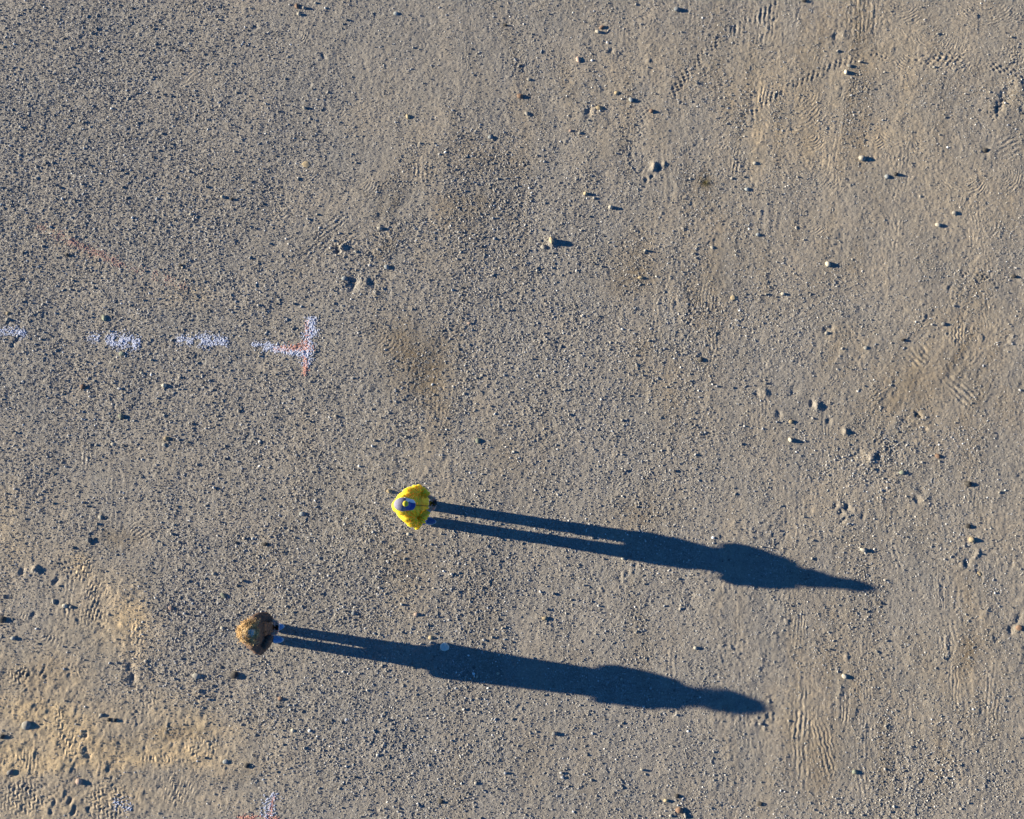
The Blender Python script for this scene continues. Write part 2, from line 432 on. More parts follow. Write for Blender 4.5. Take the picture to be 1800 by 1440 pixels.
    return h, tan, brown, grav, phase, amp


# non-uniform sheet: fine where the photograph looks, stretched out to the horizon
(xl, _), (xr, _) = at(0, 0), at(1800, 0)
yt, yb = at(900, 0)[1], at(900, 1440)[1]
STEP = 0.0155


def axis(lo, hi, out=600.0, margin=0.35):
    core = np.arange(lo - margin, hi + margin, STEP)
    n = 34
    g = STEP * np.cumsum(1.42 ** np.arange(1, n))
    g = g[g < out]
    return np.concatenate([core[0] - g[::-1], core, core[-1] + g])


GX, GY = axis(xl, xr), axis(yb, yt)
XX, YY = np.meshgrid(GX, GY)
HH, TANF, BRF, GRF, PHF, AMF = fields(XX.astype(np.float32), YY.astype(np.float32))
far = np.clip((np.hypot(XX, YY) - 14) / 30, 0, 1)
HH = HH * (1 - far)


def ground_z(x, y):
    i = int(np.clip(np.searchsorted(GX, x) - 1, 0, len(GX) - 2))
    j = int(np.clip(np.searchsorted(GY, y) - 1, 0, len(GY) - 2))
    a = (x - GX[i]) / (GX[i + 1] - GX[i])
    b = (y - GY[j]) / (GY[j + 1] - GY[j])
    return float((HH[j, i] * (1 - a) + HH[j, i + 1] * a) * (1 - b) + (HH[j + 1, i] * (1 - a) + HH[j + 1, i + 1] * a) * b)


def ground_arr(F, x, y):
    i = np.clip(np.searchsorted(GX, x) - 1, 0, len(GX) - 2)
    j = np.clip(np.searchsorted(GY, y) - 1, 0, len(GY) - 2)
    a = (x - GX[i]) / (GX[i + 1] - GX[i])
    b = (y - GY[j]) / (GY[j + 1] - GY[j])
    return (F[j, i] * (1 - a) + F[j, i + 1] * a) * (1 - b) + (F[j + 1, i] * (1 - a) + F[j + 1, i + 1] * a) * b


# flatten the ground a little where the two people stand
FEET = {'yellow': at(746, 901), 'brown': at(479, 1113)}
for fx, fy in FEET.values():
    w = np.exp(-(((XX - fx) / .22) ** 2 + ((YY - fy) / .22) ** 2) ** 2)
    HH = HH * (1 - w) + w * (ground_z(fx, fy) + .25 * (HH - ground_z(fx, fy)))

ny, nx = XX.shape
co = np.empty((ny * nx, 3), np.float32)
co[:, 0], co[:, 1], co[:, 2] = XX.ravel(), YY.ravel(), HH.ravel()
idx = np.arange(ny * nx, dtype=np.int32).reshape(ny, nx)
q = np.stack([idx[:-1, :-1], idx[:-1, 1:], idx[1:, 1:], idx[1:, :-1]], -1).reshape(-1)
me = bpy.data.meshes.new('ground')
me.vertices.add(ny * nx)
me.vertices.foreach_set('co', co.ravel())
me.loops.add(len(q))
me.loops.foreach_set('vertex_index', q)
me.polygons.add(len(q) // 4)
me.polygons.foreach_set('loop_start', np.arange(0, len(q), 4, dtype=np.int32))
me.update(calc_edges=True)
for nme, F in (('sand', TANF), ('brown', BRF), ('gravel', GRF), ('ridge_phase', PHF), ('ridge_amount', AMF)):
    a = me.attributes.new(nme, 'FLOAT', 'POINT')
    a.data.foreach_set('value', F.astype(np.float32).ravel())

t = NT('packed_gravel_and_sand', 0.95)
o = t.obj()
n1, n2, n3 = t.noise(1.3, 5, .6, o), t.noise(9, 5, .65, o), t.noise(70, 3, .7, o)
vor = t.new('ShaderNodeTexVoronoi')
vor.inputs['Scale'].default_value = 55
t.l.new(o, vor.inputs['Vector'])
sep = t.new('ShaderNodeSeparateColor')
t.l.new(vor.outputs['Color'], sep.inputs[0])
grain = t.ramp(sep.outputs[0], [(0, (.16, .158, .153)), (.3, (.25, .236, .219)), (.6, (.315, .292, .267)), (.88, (.375, .35, .318)), (1, (.54, .53, .51))])
dust = t.ramp(n2, [(.25, (.228, .212, .194)), (.75, (.335, .308, .276))])
c = t.mix(t.math('MULTIPLY', t.attr('gravel'), .75), dust, grain)
sandc = t.ramp(n2, [(.25, (.31, .25, .165)), (.68, (.64, .485, .30))])
sf = t.math('MULTIPLY', t.attr('sand'), t.math('ADD', .30, t.math('MULTIPLY', n2, 1.0)))
c = t.mix(sf, c, sandc)
bf = t.math('MULTIPLY', t.attr('brown'), t.math('MULTIPLY', n2, 1.5))
c = t.mix(bf, c, (.19, .145, .095))
c = t.mix(1.0, c, t.ramp(n1, [(.3, (.86, .88, .90)), (.7, (1.05, 1.03, 1.0))]), 'MULTIPLY')
c = t.mix(1.0, c, t.ramp(n3, [(.2, (.72, .72, .74)), (.8, (1.2, 1.2, 1.18))]), 'MULTIPLY')
t.color(c)
ridge = t.math('MULTIPLY', t.math('SINE', t.attr('ridge_phase')), t.math('MULTIPLY', t.math('MULTIPLY', t.attr('ridge_amount'), t.math('MULTIPLY', n2, 2.0)), .0030))
fine = t.math('MULTIPLY', t.noise(95, 4, .75, o), .0085)
dome = t.math('MULTIPLY', t.math('MULTIPLY', vor.outputs['Distance'], t.attr('gravel')), -.0045)
t.normal(t.bump(t.math('ADD', t.math('ADD', ridge, fine), dome), 1.0, 1.0))
ground = link('ground', me, t.m, smooth=False)
tag(ground, 'trodden grey gravel lot with tan sandy patches, tyre tracks and sole prints', kind='structure')

# ------------------------------------------------------------------ spray paint marks (grains of gravel coated with paint)
# stroke: x0, y0, x1, y1, half width px, number of grains
WHITE_PAINT = simple_mat('pale_blue_white_paint', (.52, .56, .70), .7, .25, 60, .001)
ORANGE_PAINT = simple_mat('faded_orange_paint', (.62, .32, .25), .6, .22, 60, .001)
PINK_PAINT = simple_mat('worn_pink_paint', (.50, .30, .25), .7, .2, 60, .001)
icos = []
for k in range(6):
    bm = bmesh.new()
    bmesh.ops.create_icosphere(bm, subdivisions=1, radius=1)
    v = np.array([list(p.co) for p in bm.verts], np.float32)
    v *= (0.8 + .4 * rng.random((len(v), 1))).astype(np.float32)
    v *= np.array([1, .8 + .3 * random.random(), .55 + .25 * random.random()], np.float32)
    f = np.array([[p.index for p in fc.verts] for fc in bm.faces], np.int32)
    icos.append((v, f))
    bm.free()
PAINTED = []


def grains(name, strokes, mat, parent=None, lift=0.35, size=(.0035, .0105)):
    V, F, nv = [], [], 0
    for (x0, y0, x1, y1, hw, n) in strokes:
        PAINTED.append((x0, y0, x1, y1, hw))
        for _ in range(int(n * 2.1)):
            s = random.random()
            e = 1.0 - .25 * abs(2 * s - 1)
            g = random.gauss(0, .70)
            dx, dy = x1 - x0, y1 - y0
            L = math.hypot(dx, dy) or 1
            qx = x0 + dx * s + g * hw * e * -dy / L + random.gauss(0, 1.2)
            qy = y0 + dy * s + g * hw * e * dx / L + random.gauss(0, 1.2)
            X, Y = at(qx, qy)
            if mnoise.noise(Vector((X * 7, Y * 7, 2))) < -.30 or mnoise.noise(Vector((X * 38, Y * 38, 7))) < -.16:
                continue
            r = random.uniform(*size)
            v, f = icos[random.randrange(6)]
            a = random.uniform(0, 6.28)
            R = np.array([[math.cos(a), -math.sin(a), 0], [math.sin(a), math.cos(a), 0], [0, 0, 1]], np.float32)
            V.append((v * r) @ R.T + np.array([X, Y, ground_z(X, Y) + r * lift], np.float32))
            F.append(f + nv)
            nv += len(v)
    m = bpy.data.meshes.new(name)
    m.from_pydata(np.concatenate(V).tolist(), [], np.concatenate(F).tolist())
    o = link(name, m, mat, parent, smooth=False)
    o['kind'] = 'stuff' if parent is not None else 'thing'
    return o


def origin_at(o, x, y):
    """move a mesh's own origin to a ground point"""
    z = ground_z(x, y)
    o.data.transform(Matrix.Translation((-x, -y, -z)))
    o.location = (x, y, z)
    return o


PG = 'sprayed paint marks on the gravel'
d = grains('paint_dash', [(-12, 580, 45, 586, 7, 330)], WHITE_PAINT)
tag(origin_at(d, *at(15, 583)), 'faint white paint dash cut by the left picture edge', 'paint mark', PG)
d = grains('paint_dash', [(155, 592, 200, 600, 8, 230), (192, 597, 246, 604, 10, 900)], WHITE_PAINT)
tag(origin_at(d, *at(210, 600)), 'brightest white paint dash, densest at its right end, second from the left', 'paint mark', PG)
d = grains('paint_dash', [(310, 596, 350, 600, 7, 220), (345, 598, 400, 602, 9, 620)], WHITE_PAINT)
tag(origin_at(d, *at(360, 600)), 'white paint dash just left of the paint cross, third from the left', 'paint mark', PG)
cr = bpy.data.objects.new('paint_cross', None)
COL.objects.link(cr)
cxy = at(538, 615)
cr.location = (*cxy, ground_z(*cxy))
tag(cr, 'white and orange sprayed cross at the right end of the dashed line', 'paint mark', PG)
for nm, stk, mt in (('white_stroke', [(444, 607, 490, 611, 6, 330), (480, 614, 540, 622, 6, 420), (549, 558, 540, 625, 9, 900), (541, 620, 538, 645, 7, 160)], WHITE_PAINT),
                    ('orange_stroke', [(482, 614, 540, 612, 5, 330), (541, 565, 539, 615, 4, 120), (536, 600, 545, 620, 8, 140), (537, 625, 537, 660, 4, 170)], ORANGE_PAINT)):
    d = grains(nm, stk, mt)
    d.data.transform(Matrix.Translation(-cr.location))
    d.parent = cr
cr2 = bpy.data.objects.new('paint_smear', None)
COL.objects.link(cr2)
cxy = at(470, 1420)
cr2.location = (*cxy, ground_z(*cxy))
tag(cr2, 'worn white and orange paint smear running off the bottom picture edge', 'paint mark', PG)
for nm, stk, mt in (('white_stroke', [(478, 1392, 466, 1450, 12, 240)], WHITE_PAINT), ('orange_stroke', [(415, 1437, 490, 1439, 4, 120), (482, 1398, 474, 1432, 3, 50)], ORANGE_PAINT)):
    d = grains(nm, stk, mt)
    d.data.transform(Matrix.Translation(-cr2.location))
    d.parent = cr2
d = grains('paint_trace', [(65, 398, 130, 428, 8, 90), (125, 425, 215, 466, 7, 190), (215, 466, 330, 505, 9, 80)], PINK_PAINT, size=(.005, .010))
tag(origin_at(d, *at(170, 445)), 'worn reddish pink paint trace slanting across the upper left gravel', 'paint mark', PG)
d = grains('paint_trace', [(198, 1412, 232, 1420, 10, 90)], WHITE_PAINT)
tag(origin_at(d, *at(215, 1415)), 'small faded white paint patch in the sandy lower left corner', 'paint mark', PG)

# ------------------------------------------------------------------ loose gravel (uncountable)
pcol = bpy.data.collections.new('gravel_grain_shapes')
tg = NT('gravel_grains', 0.8)
oi = tg.new('ShaderNodeObjectInfo')
gc = tg.ramp(oi.outputs['Random'], [(0, (.10, .10, .105)), (.12, (.17, .166, .162)), (.3, (.265, .25, .232)), (.52, (.32, .30, .272)), (.72, (.38, .35, .308)),
                                    (.86, (.33, .34, .37)), (.95, (.50, .48, .45)), (1, (.80, .80, .80))])  # the few white grains at the ramp's end stand in for glints
gc = tg.mix(1.0, gc, tg.ramp(tg.noise(2.2, 3, .6, tg.obj()), [(.3, (.8, .8, .8)), (.7, (1.12, 1.12, 1.12))]), 'MULTIPLY')
tg.color(gc)
for k in range(10):
    bm = bmesh.new()
    bmesh.ops.create_icosphere(bm, subdivisions=1, radius=1)
    for vtx in bm.verts:
        vtx.co *= random.uniform(.72, 1.18)
        vtx.co.y *= .62 + .05 * k * .8
        vtx.co.z *= .72
    m = bpy.data.meshes.new('gravel_grain')
    bm.to_mesh(m)
    bm.free()
    m.materials.append(tg.m)
    pcol.objects.link(bpy.data.objects.new('gravel_grain', m))


def scatter(name, P, sc, rz, ang, label):
    m = bpy.data.meshes.new(name)
    m.vertices.add(len(P))
    m.vertices.foreach_set('co', P.astype(np.float32).ravel())
    a = m.attributes.new('grain_size', 'FLOAT', 'POINT')
    a.data.foreach_set('value', sc.astype(np.float32))
    a = m.attributes.new('grain_turn', 'FLOAT_VECTOR', 'POINT')
    a.data.foreach_set('vector', np.stack([ang[:, 0], ang[:, 1], rz], 1).astype(np.float32).ravel())
    o = bpy.data.objects.new(name, m)
    COL.objects.link(o)
    ng = bpy.data.node_groups.new(name + '_nodes', 'GeometryNodeTree')
    ng.interface.new_socket('Geometry', in_out='INPUT', socket_type='NodeSocketGeometry')
    ng.interface.new_socket('Geometry', in_out='OUTPUT', socket_type='NodeSocketGeometry')
    N, L = ng.nodes, ng.links
    gi, go = N.new('NodeGroupInput'), N.new('NodeGroupOutput')
    ip = N.new('GeometryNodeInstanceOnPoints')
    ci = N.new('GeometryNodeCollectionInfo')
    ci.inputs[0].default_value = pcol
    ci.inputs[1].default_value = True
    ci.inputs[2].default_value = True
    ip.inputs['Pick Instance'].default_value = True
    s_ = N.new('GeometryNodeInputNamedAttribute'); s_.data_type = 'FLOAT'; s_.inputs[0].default_value = 'grain_size'
    r_ = N.new('GeometryNodeInputNamedAttribute'); r_.data_type = 'FLOAT_VECTOR'; r_.inputs[0].default_value = 'grain_turn'
    L.new(gi.outputs[0], ip.inputs['Points'])
    L.new(ci.outputs[0], ip.inputs['Instance'])
    L.new(s_.outputs[0], ip.inputs['Scale'])
    L.new(r_.outputs[0], ip.inputs['Rotation'])
    L.new(ip.outputs[0], go.inputs[0])
    md = o.modifiers.new('scatter', 'NODES')
    md.node_group = ng
    tag(o, label, kind='stuff')
    return o


NG = 1000000
X = rng.uniform(xl - 2.6, xr + 2.6, NG)
Y = rng.uniform(yb - 2.6, yt + 2.6, NG)
dens = ground_arr(GRF, X, Y)
keep = rng.random(NG) < np.clip(.24 + .85 * dens ** 1.3 * (1 + .6 * fbm(X, Y, .22, 3, .6, 203)), 0, 1)
PX, PY = proj(X, Y)
edge = np.maximum.reduce([-PX, PX - 1800, -PY, PY - 1440, np.zeros(NG)])
keep &= rng.random(NG) < np.clip(1.15 - edge / 300, 0, 1)
for (x0, y0, x1, y1, hw) in PAINTED:
    L = math.hypot(x1 - x0, y1 - y0)
    ux, uy = (x1 - x0) / L, (y1 - y0) / L
    u = (PX - x0) * ux + (PY - y0) * uy
    v = -(PX - x0) * uy + (PY - y0) * ux
    keep &= ~((u > 0) & (u < L) & (np.abs(v) < hw * .8) & (rng.random(NG) < .6))
for fx, fy in FEET.values():
    keep &= np.hypot(X - fx, Y - fy) > .2
X, Y, dens = X[keep], Y[keep], dens[keep]
r = np.exp(rng.normal(math.log(.0064), .40, len(X))) * (.66 + .48 * np.clip(dens, 0, 1))
big = rng.random(len(X)) < .008 * np.clip(dens * 1.6, .15, 1) * np.clip(1 + 2.5 * fbm(X, Y, .5, 3, .6, 303), .1, 4)
r = np.where(big, r * 2.4, r)
r = np.clip(r, .0038, .026)
Z = ground_arr(HH, X, Y) + r * rng.uniform(-.15, .45, len(X))
ang = rng.normal(0, .35, (len(X), 2))
scatter('gravel', np.stack([X, Y, Z], 1), r, rng.uniform(0, 6.28, len(X)), ang, 'loose grey and tan gravel grains covering the lot')

# ------------------------------------------------------------------ individual stones
def stone_mat(name, c, rough, var, scale, bump):
    m_ = simple_mat(name, c, rough, var, scale, bump)
    nt = m_.node_tree
    b_ = nt.nodes['Principled BSDF']
    src = b_.inputs['Base Color'].links[0].from_socket
    oi_ = nt.nodes.new('ShaderNodeObjectInfo')
    rp = nt.nodes.new('ShaderNodeValToRGB')
    rp.color_ramp.elements[0].color = (.58, .57, .57, 1)
    rp.color_ramp.elements[1].color = (1.15, 1.10, 1.0, 1)
    mx = nt.nodes.new('ShaderNodeMix')
    mx.data_type = 'RGBA'
    mx.blend_type = 'MULTIPLY'
    mx.inputs[0].default_value = 1
    nt.links.new(oi_.outputs['Random'], rp.inputs[0])
    nt.links.new(src, mx.inputs[6])
    nt.links.new(rp.outputs[0], mx.inputs[7])
    nt.links.new(mx.outputs[2], b_.inputs['Base Color'])
    return m_


SC = {
    'w': stone_mat('whitish_stone', (.40, .385, .35), .7, .30, 30, .002),
    'l': simple_mat('light_stone', (.62, .60, .55), .7, .12, 30, .002),
    'g': stone_mat('grey_stone', (.27, .27, .265), .75, .25, 30, .002),
    'b': stone_mat('blue_grey_stone', (.27, .30, .33), .7, .2, 30, .002),
    'd': stone_mat('dark_stone', (.075, .072, .07), .8, .3, 30, .002),
    't': stone_mat('tan_stone', (.42, .35, .24), .8, .2, 30, .003),
    'r': stone_mat('reddish_stone', (.20, .135, .105), .75, .25, 30, .002),
    'p': stone_mat('pinkish_stone', (.42, .325, .285), .75, .2, 30, .002),
    'n': stone_mat('greenish_stone', (.26, .29, .24), .75, .2, 30, .002),
}
# x, y, length px, width/length, height/length, turn degrees, colour, label
ST = [
    (162, 60, 7, .8, .6, 20, 'w', 'small pale pebble in the dark gravel of the upper left corner'),
    (318, 90, 8, .6, .6, 0, 'd', 'dark pebble left of the top centre among fine gravel'),
    (522, 12, 11, .7, .5, 70, 'r', 'brown stone, tallest of the stone trio near the top edge'),
    (535, 15, 8, .8, .7, 0, 'g', 'grey stone right of the brown stone in the trio at the top edge'),
    (526, 26, 8, .8, .6, 10, 'w', 'pale stone, lowest of the stone trio near the top edge'),
    (555, 6, 7, .7, .6, 0, 'g', 'small grey stone by the top edge, right of the stone trio'),
    (535, 190, 8, .7, .6, 30, 'w', 'white pebble below the stone trio of the top edge'),
    (392, 347, 9, .75, .6, 15, 'w', 'whitish stone of the close pair in the left gravel'),
    (408, 351, 7, .8, .6, 0, 'd', 'dark pebble right of the whitish stone in the left gravel'),
    (336, 377, 8, .8, .5, 0, 'g', 'grey pebble below and left of the whitish pair in the left gravel'),
    (119, 449, 9, .7, .5, 10, 'd', 'dark flat stone near the faint pink paint trace'),
    (318, 467, 8, .6, .5, 0, 'd', 'dark pebble right of the lower end of the faint pink paint trace'),
    (538, 290, 15, .9, .18, 0, 't', 'flat round tan stone pressed into the ground left of the zigzag prints'),
    (696, 24, 9, .85, .5, 0, 'b', 'bluish pebble near the top edge right of the stone trio'),
    (888, 44, 9, .5, .5, 5, 'd', 'narrow dark stone near the top edge above the picture centre'),
    (1050, 56, 9, .7, .6, 30, 'w', 'white stone touching a dark brown stone near the top edge'),
    (1058, 48, 11, .6, .4, -30, 'r', 'dark brown stone behind the white stone near the top edge'),
    (1190, 17, 11, .9, .5, 0, 'b', 'round blue grey stone near the top edge beside the lug track'),
    (1016, 105, 12, .65, .4, 70, 'p', 'pinkish oval stone above the reddish round one'),
    (930, 140, 8, .8, .5, 0, 'w', 'whitish pebble just above the reddish round stone'),
    (914, 169, 11, .85, .55, 10, 'r', 'reddish brown round stone in the upper middle'),
    (926, 200, 9, .8, .5, 60, 'w', 'cream pebble just below the reddish round stone'),
    (862, 241, 9, .9, .5, 0, 'b', 'pale blue pebble left below the reddish round stone'),
    (1003, 230, 7, .8, .5, 0, 'p', 'small pink pebble left of its grey neighbour'),
    (1019, 234, 8, .8, .5, 0, 'g', 'grey pebble right of the small pink pebble'),
    (1109, 176, 10, .8, .5, 70, 'b', 'pale blue grey stone left of the lug track start'),
    (1145, 196, 8, .9, .6, 0, 'r', 'dark brown round pebble beside the lower end of the lug track'),
    (1084, 163, 9, .8, .4, 0, 't', 'tan stone left above the pale blue grey stone by the lug track'),
    (1053, 190, 12, .7, .4, 20, 't', 'broken tan clod next to a hollow in the upper middle'),
    (717, 205, 10, .7, .4, 60, 't', 'orange tan clod left in the upper middle'),
    (1029, 341, 8, .8, .7, 0, 't', 'tan block-like pebble with a long shadow, left of the white one'),
    (1073, 365, 8, .9, .9, 0, 'w', 'white upright pebble with a long shadow in the upper middle'),
    (668, 402, 10, .75, .5, 10, 'w', 'whitish stone right of the diagonal tyre lines'),
    (626, 443, 8, .7, .5, 30, 'g', 'grey pebble lying on the diagonal tyre lines'),
    (680, 470, 10, .8, .5, 30, 'b', 'blue grey stone below the diagonal tyre lines'),
    (606, 490, 11, .8, .5, 0, 'b', 'pale blue stone on the rough patch under the diagonal tyre lines'),
    (955, 434, 10, .8, .5, 50, 'w', 'pale stone left of the tan clod near the middle'),
    (969, 424, 12, .6, .6, 80, 't', 'tall tan clod right of the pale stone near the middle'),
    (1134, 441, 6, .8, .9, 0, 'w', 'tiny white upright pebble with a long shadow right of the tan clod'),
    (1126, 488, 9, .6, .6, 0, 't', 'tan pebble below the tiny white upright one'),
    (1413, 2, 10, .6, .5, 0, 'd', 'dark stone cut by the top picture edge'),
    (1486, 128, 9, .7, .7, 80, 'w', 'pale stone with a short wide shadow, lower of two on the lug track'),
    (1493, 117, 9, .8, .5, 0, 'g', 'grey stone, upper of two on the lug track'),
    (1327, 287, 9, .8, .5, 0, 'w', 'white pebble left of the largest pale stone of the upper right'),
    (1313, 333, 9, .8, .5, 0, 'b', 'blue grey pebble right of the dry tuft'),
    (1515, 279, 13, .8, .5, 20, 'w', 'largest pale stone of the upper right, in a narrow dark socket'),
    (1559, 311, 9, .9, .5, 0, 'b', 'bluish stone, left of a pair below the largest pale stone'),
    (1574, 307, 8, .8, .8, 0, 'd', 'dark stone, right of a pair below the largest pale stone'),
    (1732, 264, 11, .9, .6, 0, 'd', 'dark stone sunk in a ring of yellowish sand at the upper right'),
    (1677, 375, 9, .9, .6, 0, 'w', 'white pebble, upper of two near the right edge'),
    (1648, 396, 10, .8, .5, 30, 'w', 'pale pebble, lower of two near the right edge'),
    (1455, 465, 11, .8, .6, 60, 'w', 'pale stone with a large shadow right of the middle'),
    (1252, 435, 8, .8, .5, 40, 'w', 'pale pebble lying alone below the dry tuft'),
    (1332, 413, 8, .8, .5, 0, 'b', 'bluish pebble lying alone right below the dry tuft'),
    (1642, 119, 7, .8, .5, 0, 'g', 'grey pebble right of the lug track in the upper right'),
    (1648, 60, 7, .7, .5, 0, 'g', 'grey pebble above the lug track near the upper right corner'),
    (14, 562, 8, .8, .7, 0, 'w', 'white pebble with a long shadow at the left edge above the paint dash'),
    (14, 551, 8, .8, .4, 0, 't', 'tan pebble at the left edge above the white one'),
    (183, 559, 12, .6, .4, 70, 'n', 'greenish grey stone above the brightest paint dash'),
    (214, 622, 9, .8, .4, 0, 'n', 'greenish pebble just below the brightest paint dash'),
    (266, 633, 6, .8, .6, 0, 'w', 'small white pebble right below the brightest paint dash'),
    (249, 656, 7, .8, .6, 0, 'w', 'small white pebble with a shadow left above the bright white stone'),
    (289, 678, 9, .8, .7, 0, 'w', 'bright white stone with a long shadow below the paint dashes'),
    (145, 680, 10, .8, .5, 0, 'r', 'dark red brown stone below the paint dashes'),
    (213, 732, 10, .8, .5, 20, 'n', 'olive stone left of the middle of the left half'),
    (293, 771, 9, .8, .6, 0, 't', 'yellowish pebble with a grey one under it'),
    (289, 782, 8, .8, .4, 0, 'g', 'grey pebble under the yellowish one'),
    (531, 904, 9, .9, .5, 0, 'b', 'bluish white pebble left of the person in yellow'),
    (466, 957, 10, .6, .5, 0, 'd', 'dark stone between the two people'),
    (177, 909, 9, .8, .5, 50, 'w', 'cream pebble at the upper end of faint straight tyre lines'),
    (157, 950, 10, .6, .5, 60, 'g', 'grey oval stone above the sandy patch'),
    (198, 781, 8, .8, .3, 0, 'w', 'pale flat pebble above the faint straight tyre lines'),
    (684, 864, 9, .7, .7, 20, 't', 'yellowish stone with a long shadow at the elbow of the person in yellow'),
    (718, 939, 7, .8, .6, 0, 'w', 'small white pebble below the person in yellow'),
    (825, 569, 7, .7, .6, 0, 'p', 'small pinkish white pebble in the middle of the lot'),
    (840, 775, 10, .8, .5, 60, 'n', 'pale greenish round stone above the person in yellow'),
    (1289, 524, 10, .85, .3, 0, 't', 'cream round stone right of the middle'),
    (1376, 517, 8, .8, .5, 0, 'w', 'whitish pebble right of the cream round stone'),
    (1231, 633, 10, .8, .5, 0, 'd', 'dark stone below the cream round stone'),
    (1453, 586, 8, .9, .7, 0, 'w', 'round white pebble in the scraped tan hollow'),
    (1587, 598, 9, .5, .5, 0, 'd', 'dark narrow pebble right of the scraped tan hollow'),
    (1521, 612, 8, .9, .4, 0, 'g', 'grey round pebble below the scraped tan hollow'),
    (1658, 570, 8, .9, .5, 0, 'g', 'grey pebble between the tread marks at the right'),
    (1388, 774, 9, .6, .9, 60, 'w', 'white upright stone with an oval blue shadow right of the middle'),
    (1390, 742, 8, .9, .5, 0, 't', 'tan pebble above the white upright stone'),
    (1616, 732, 8, .7, .4, 0, 'd', 'dark lump standing in for the shade of a hole at the right'),  # dark colour of this lump stands in for the hole's shade
    (1702, 851, 12, .8, .6, 10, 'd', 'large dark stone near the right edge'),
    (1708, 949, 11, .8, .5, 50, 't', 'tan round stone below the large dark one'),
    (1702, 925, 9, .8, .5, 0, 'd', 'dark pebble between the large dark stone and the tan round one'),
    (1648, 802, 10, .7, .5, 30, 'r', 'brown stone above and left of the large dark one'),
    (1585, 831, 9, .8, .4, 0, 'n', 'pale pebble left of the large dark stone'),
    (1782, 486, 11, .5, .5, 5, 'd', 'narrow dark stone near the right picture edge'),
    (47, 1275, 15, .9, .42, 0, 'w', 'largest grey stone, alone on the smooth pale sand at lower left'),
    (115, 1065, 9, .8, .5, 0, 'w', 'white pebble on the sandy patch with a darker one at its right'),
    (95, 1058, 9, .6, .5, 80, 'w', 'pale oval pebble left of the white one on the sandy patch'),
    (126, 1067, 7, .8, .5, 0, 'g', 'small grey pebble right of the white one on the sandy patch'),
    (4, 1089, 13, .8, .5, 0, 'd', 'blackish stone cut by the left picture edge'),
    (139, 1374, 11, .8, .5, 20, 'p', 'rosy grey stone in the tread marks at lower left'),
    (19, 1357, 11, .7, .4, -40, 'g', 'brownish grey stone near the lower left corner'),
    (24, 1122, 8, .8, .5, 0, 'b', 'pale blue pebble below the blackish stone of the left edge'),
    (301, 1069, 9, .7, .5, 20, 'p', 'pinkish pebble left of the person in brown'),
    (391, 1104, 7, .8, .5, 10, 'w', 'white pebble just behind the person in brown'),
    (376, 1009, 7, .8, .5, 0, 'w', 'whitish pebble above left of the person in brown'),
    (412, 1187, 13, .85, .4, 0, 'd', 'dark round stone below the person in brown'),
    (346, 1188, 13, .7, .4, 0, 'g', 'grey stone left of the dark round stone below the person in brown'),
    (393, 1047, 12, .5, .3, 40, 'n', 'flat greenish stone above left of the person in brown'),
    (515, 1284, 7, .9, .5, 0, 'w', 'bright white round pebble low in the left half'),
    (493, 1228, 8, .8, .5, 0, 'r', 'reddish pebble below the person in brown'),
    (396, 1339, 9, .8, .4, 0, 'b', 'bluish flat stone above the paint smear of the bottom edge'),
    (434, 1346, 9, .8, .5, 0, 'd', 'dark pebble above the paint smear of the bottom edge'),
    (192, 1265, 8, .8, .6, 0, 'd', 'dark pebble, middle of three beside the tread marks'),
    (178, 1257, 7, .8, .6, 0, 'g', 'grey pebble, leftmost of three beside the tread marks'),
    (202, 1266, 7, .8, .6, 0, 'd', 'dark pebble, rightmost of three beside the tread marks'),
    (4, 1295, 9, .8, .5, 0, 'd', 'dark stone at the left edge beside the largest grey stone'),
    (782, 1137, 15, .92, .45, 0, 'l', 'round pale stone lying inside the coat shadow'),
    (757, 1121, 8, .9, .5, 0, 't', 'cream pebble at the hem edge of the coat shadow'),
    (958, 1087, 10, .6, .6, 0, 't', 'tan stone between the two long shadows'),
    (974, 1289, 9, .7, .6, 10, 'g', 'grey stone below the lower long shadow'),
    (775, 1409, 9, .7, .5, 0, 'd', 'dark pebble near the bottom edge'),
    (1095, 982, 7, .7, .6, 0, 'w', 'white pebble on the lower rim of the upper long shadow'),
    (875, 1184, 5, .8, .6, 0, 'w', 'tiny white pebble lying inside the coat shadow'),
    (732, 1080, 8, .8, .5, 0, 'p', 'pinkish pebble above the lower long shadow'),
    (622, 1078, 8, .9, .5, 0, 'b', 'bluish pebble above the legs of the lower long shadow'),
    (1170, 1407, 8, .7, .8, 0, 't', 'tan upright pebble near the bottom edge right of the middle'),
    (1190, 1399, 8, .8, .6, 0, 'd', 'dark pebble right above the tan upright one near the bottom edge'),
    (1193, 1424, 11, .8, .5, 0, 'r', 'dark brown clod below the tan upright pebble'),
    (1128, 1353, 6, .6, .7, 0, 'w', 'tiny white pebble left above the tan upright one'),
    (1517, 967, 11, .6, .6, 20, 'w', 'white stone with a shadow above the head of the upper long shadow'),
    (1484, 1189, 9, .8, .8, 50, 'w', 'pale stone at the top of the parallel tyre grooves'),
    (1222, 1139, 7, .8, .6, 0, 'w', 'small white pebble between the heads of the two long shadows'),
    (1273, 1246, 9, .9, .5, 0, 'g', 'grey pebble inside the head of the lower long shadow'),
    (1204, 1433, 10, .4, .5, 80, 'w', 'narrow white stone cut by the bottom picture edge'),
    (1723, 1009, 9, .8, .4, 40, 't', 'small tan stone in a ring shaped hollow near the right edge'),
    (1791, 1104, 11, .8, .5, 0, 'r', 'brown stone at the right picture edge'),
    (1502, 1357, 9, .8, .5, 0, 'n', 'dark greenish pebble right of the parallel tyre grooves'),
    (1335, 1413, 9, .7, .5, 0, 'd', 'dark pebble near the bottom edge under the parallel tyre grooves'),
]
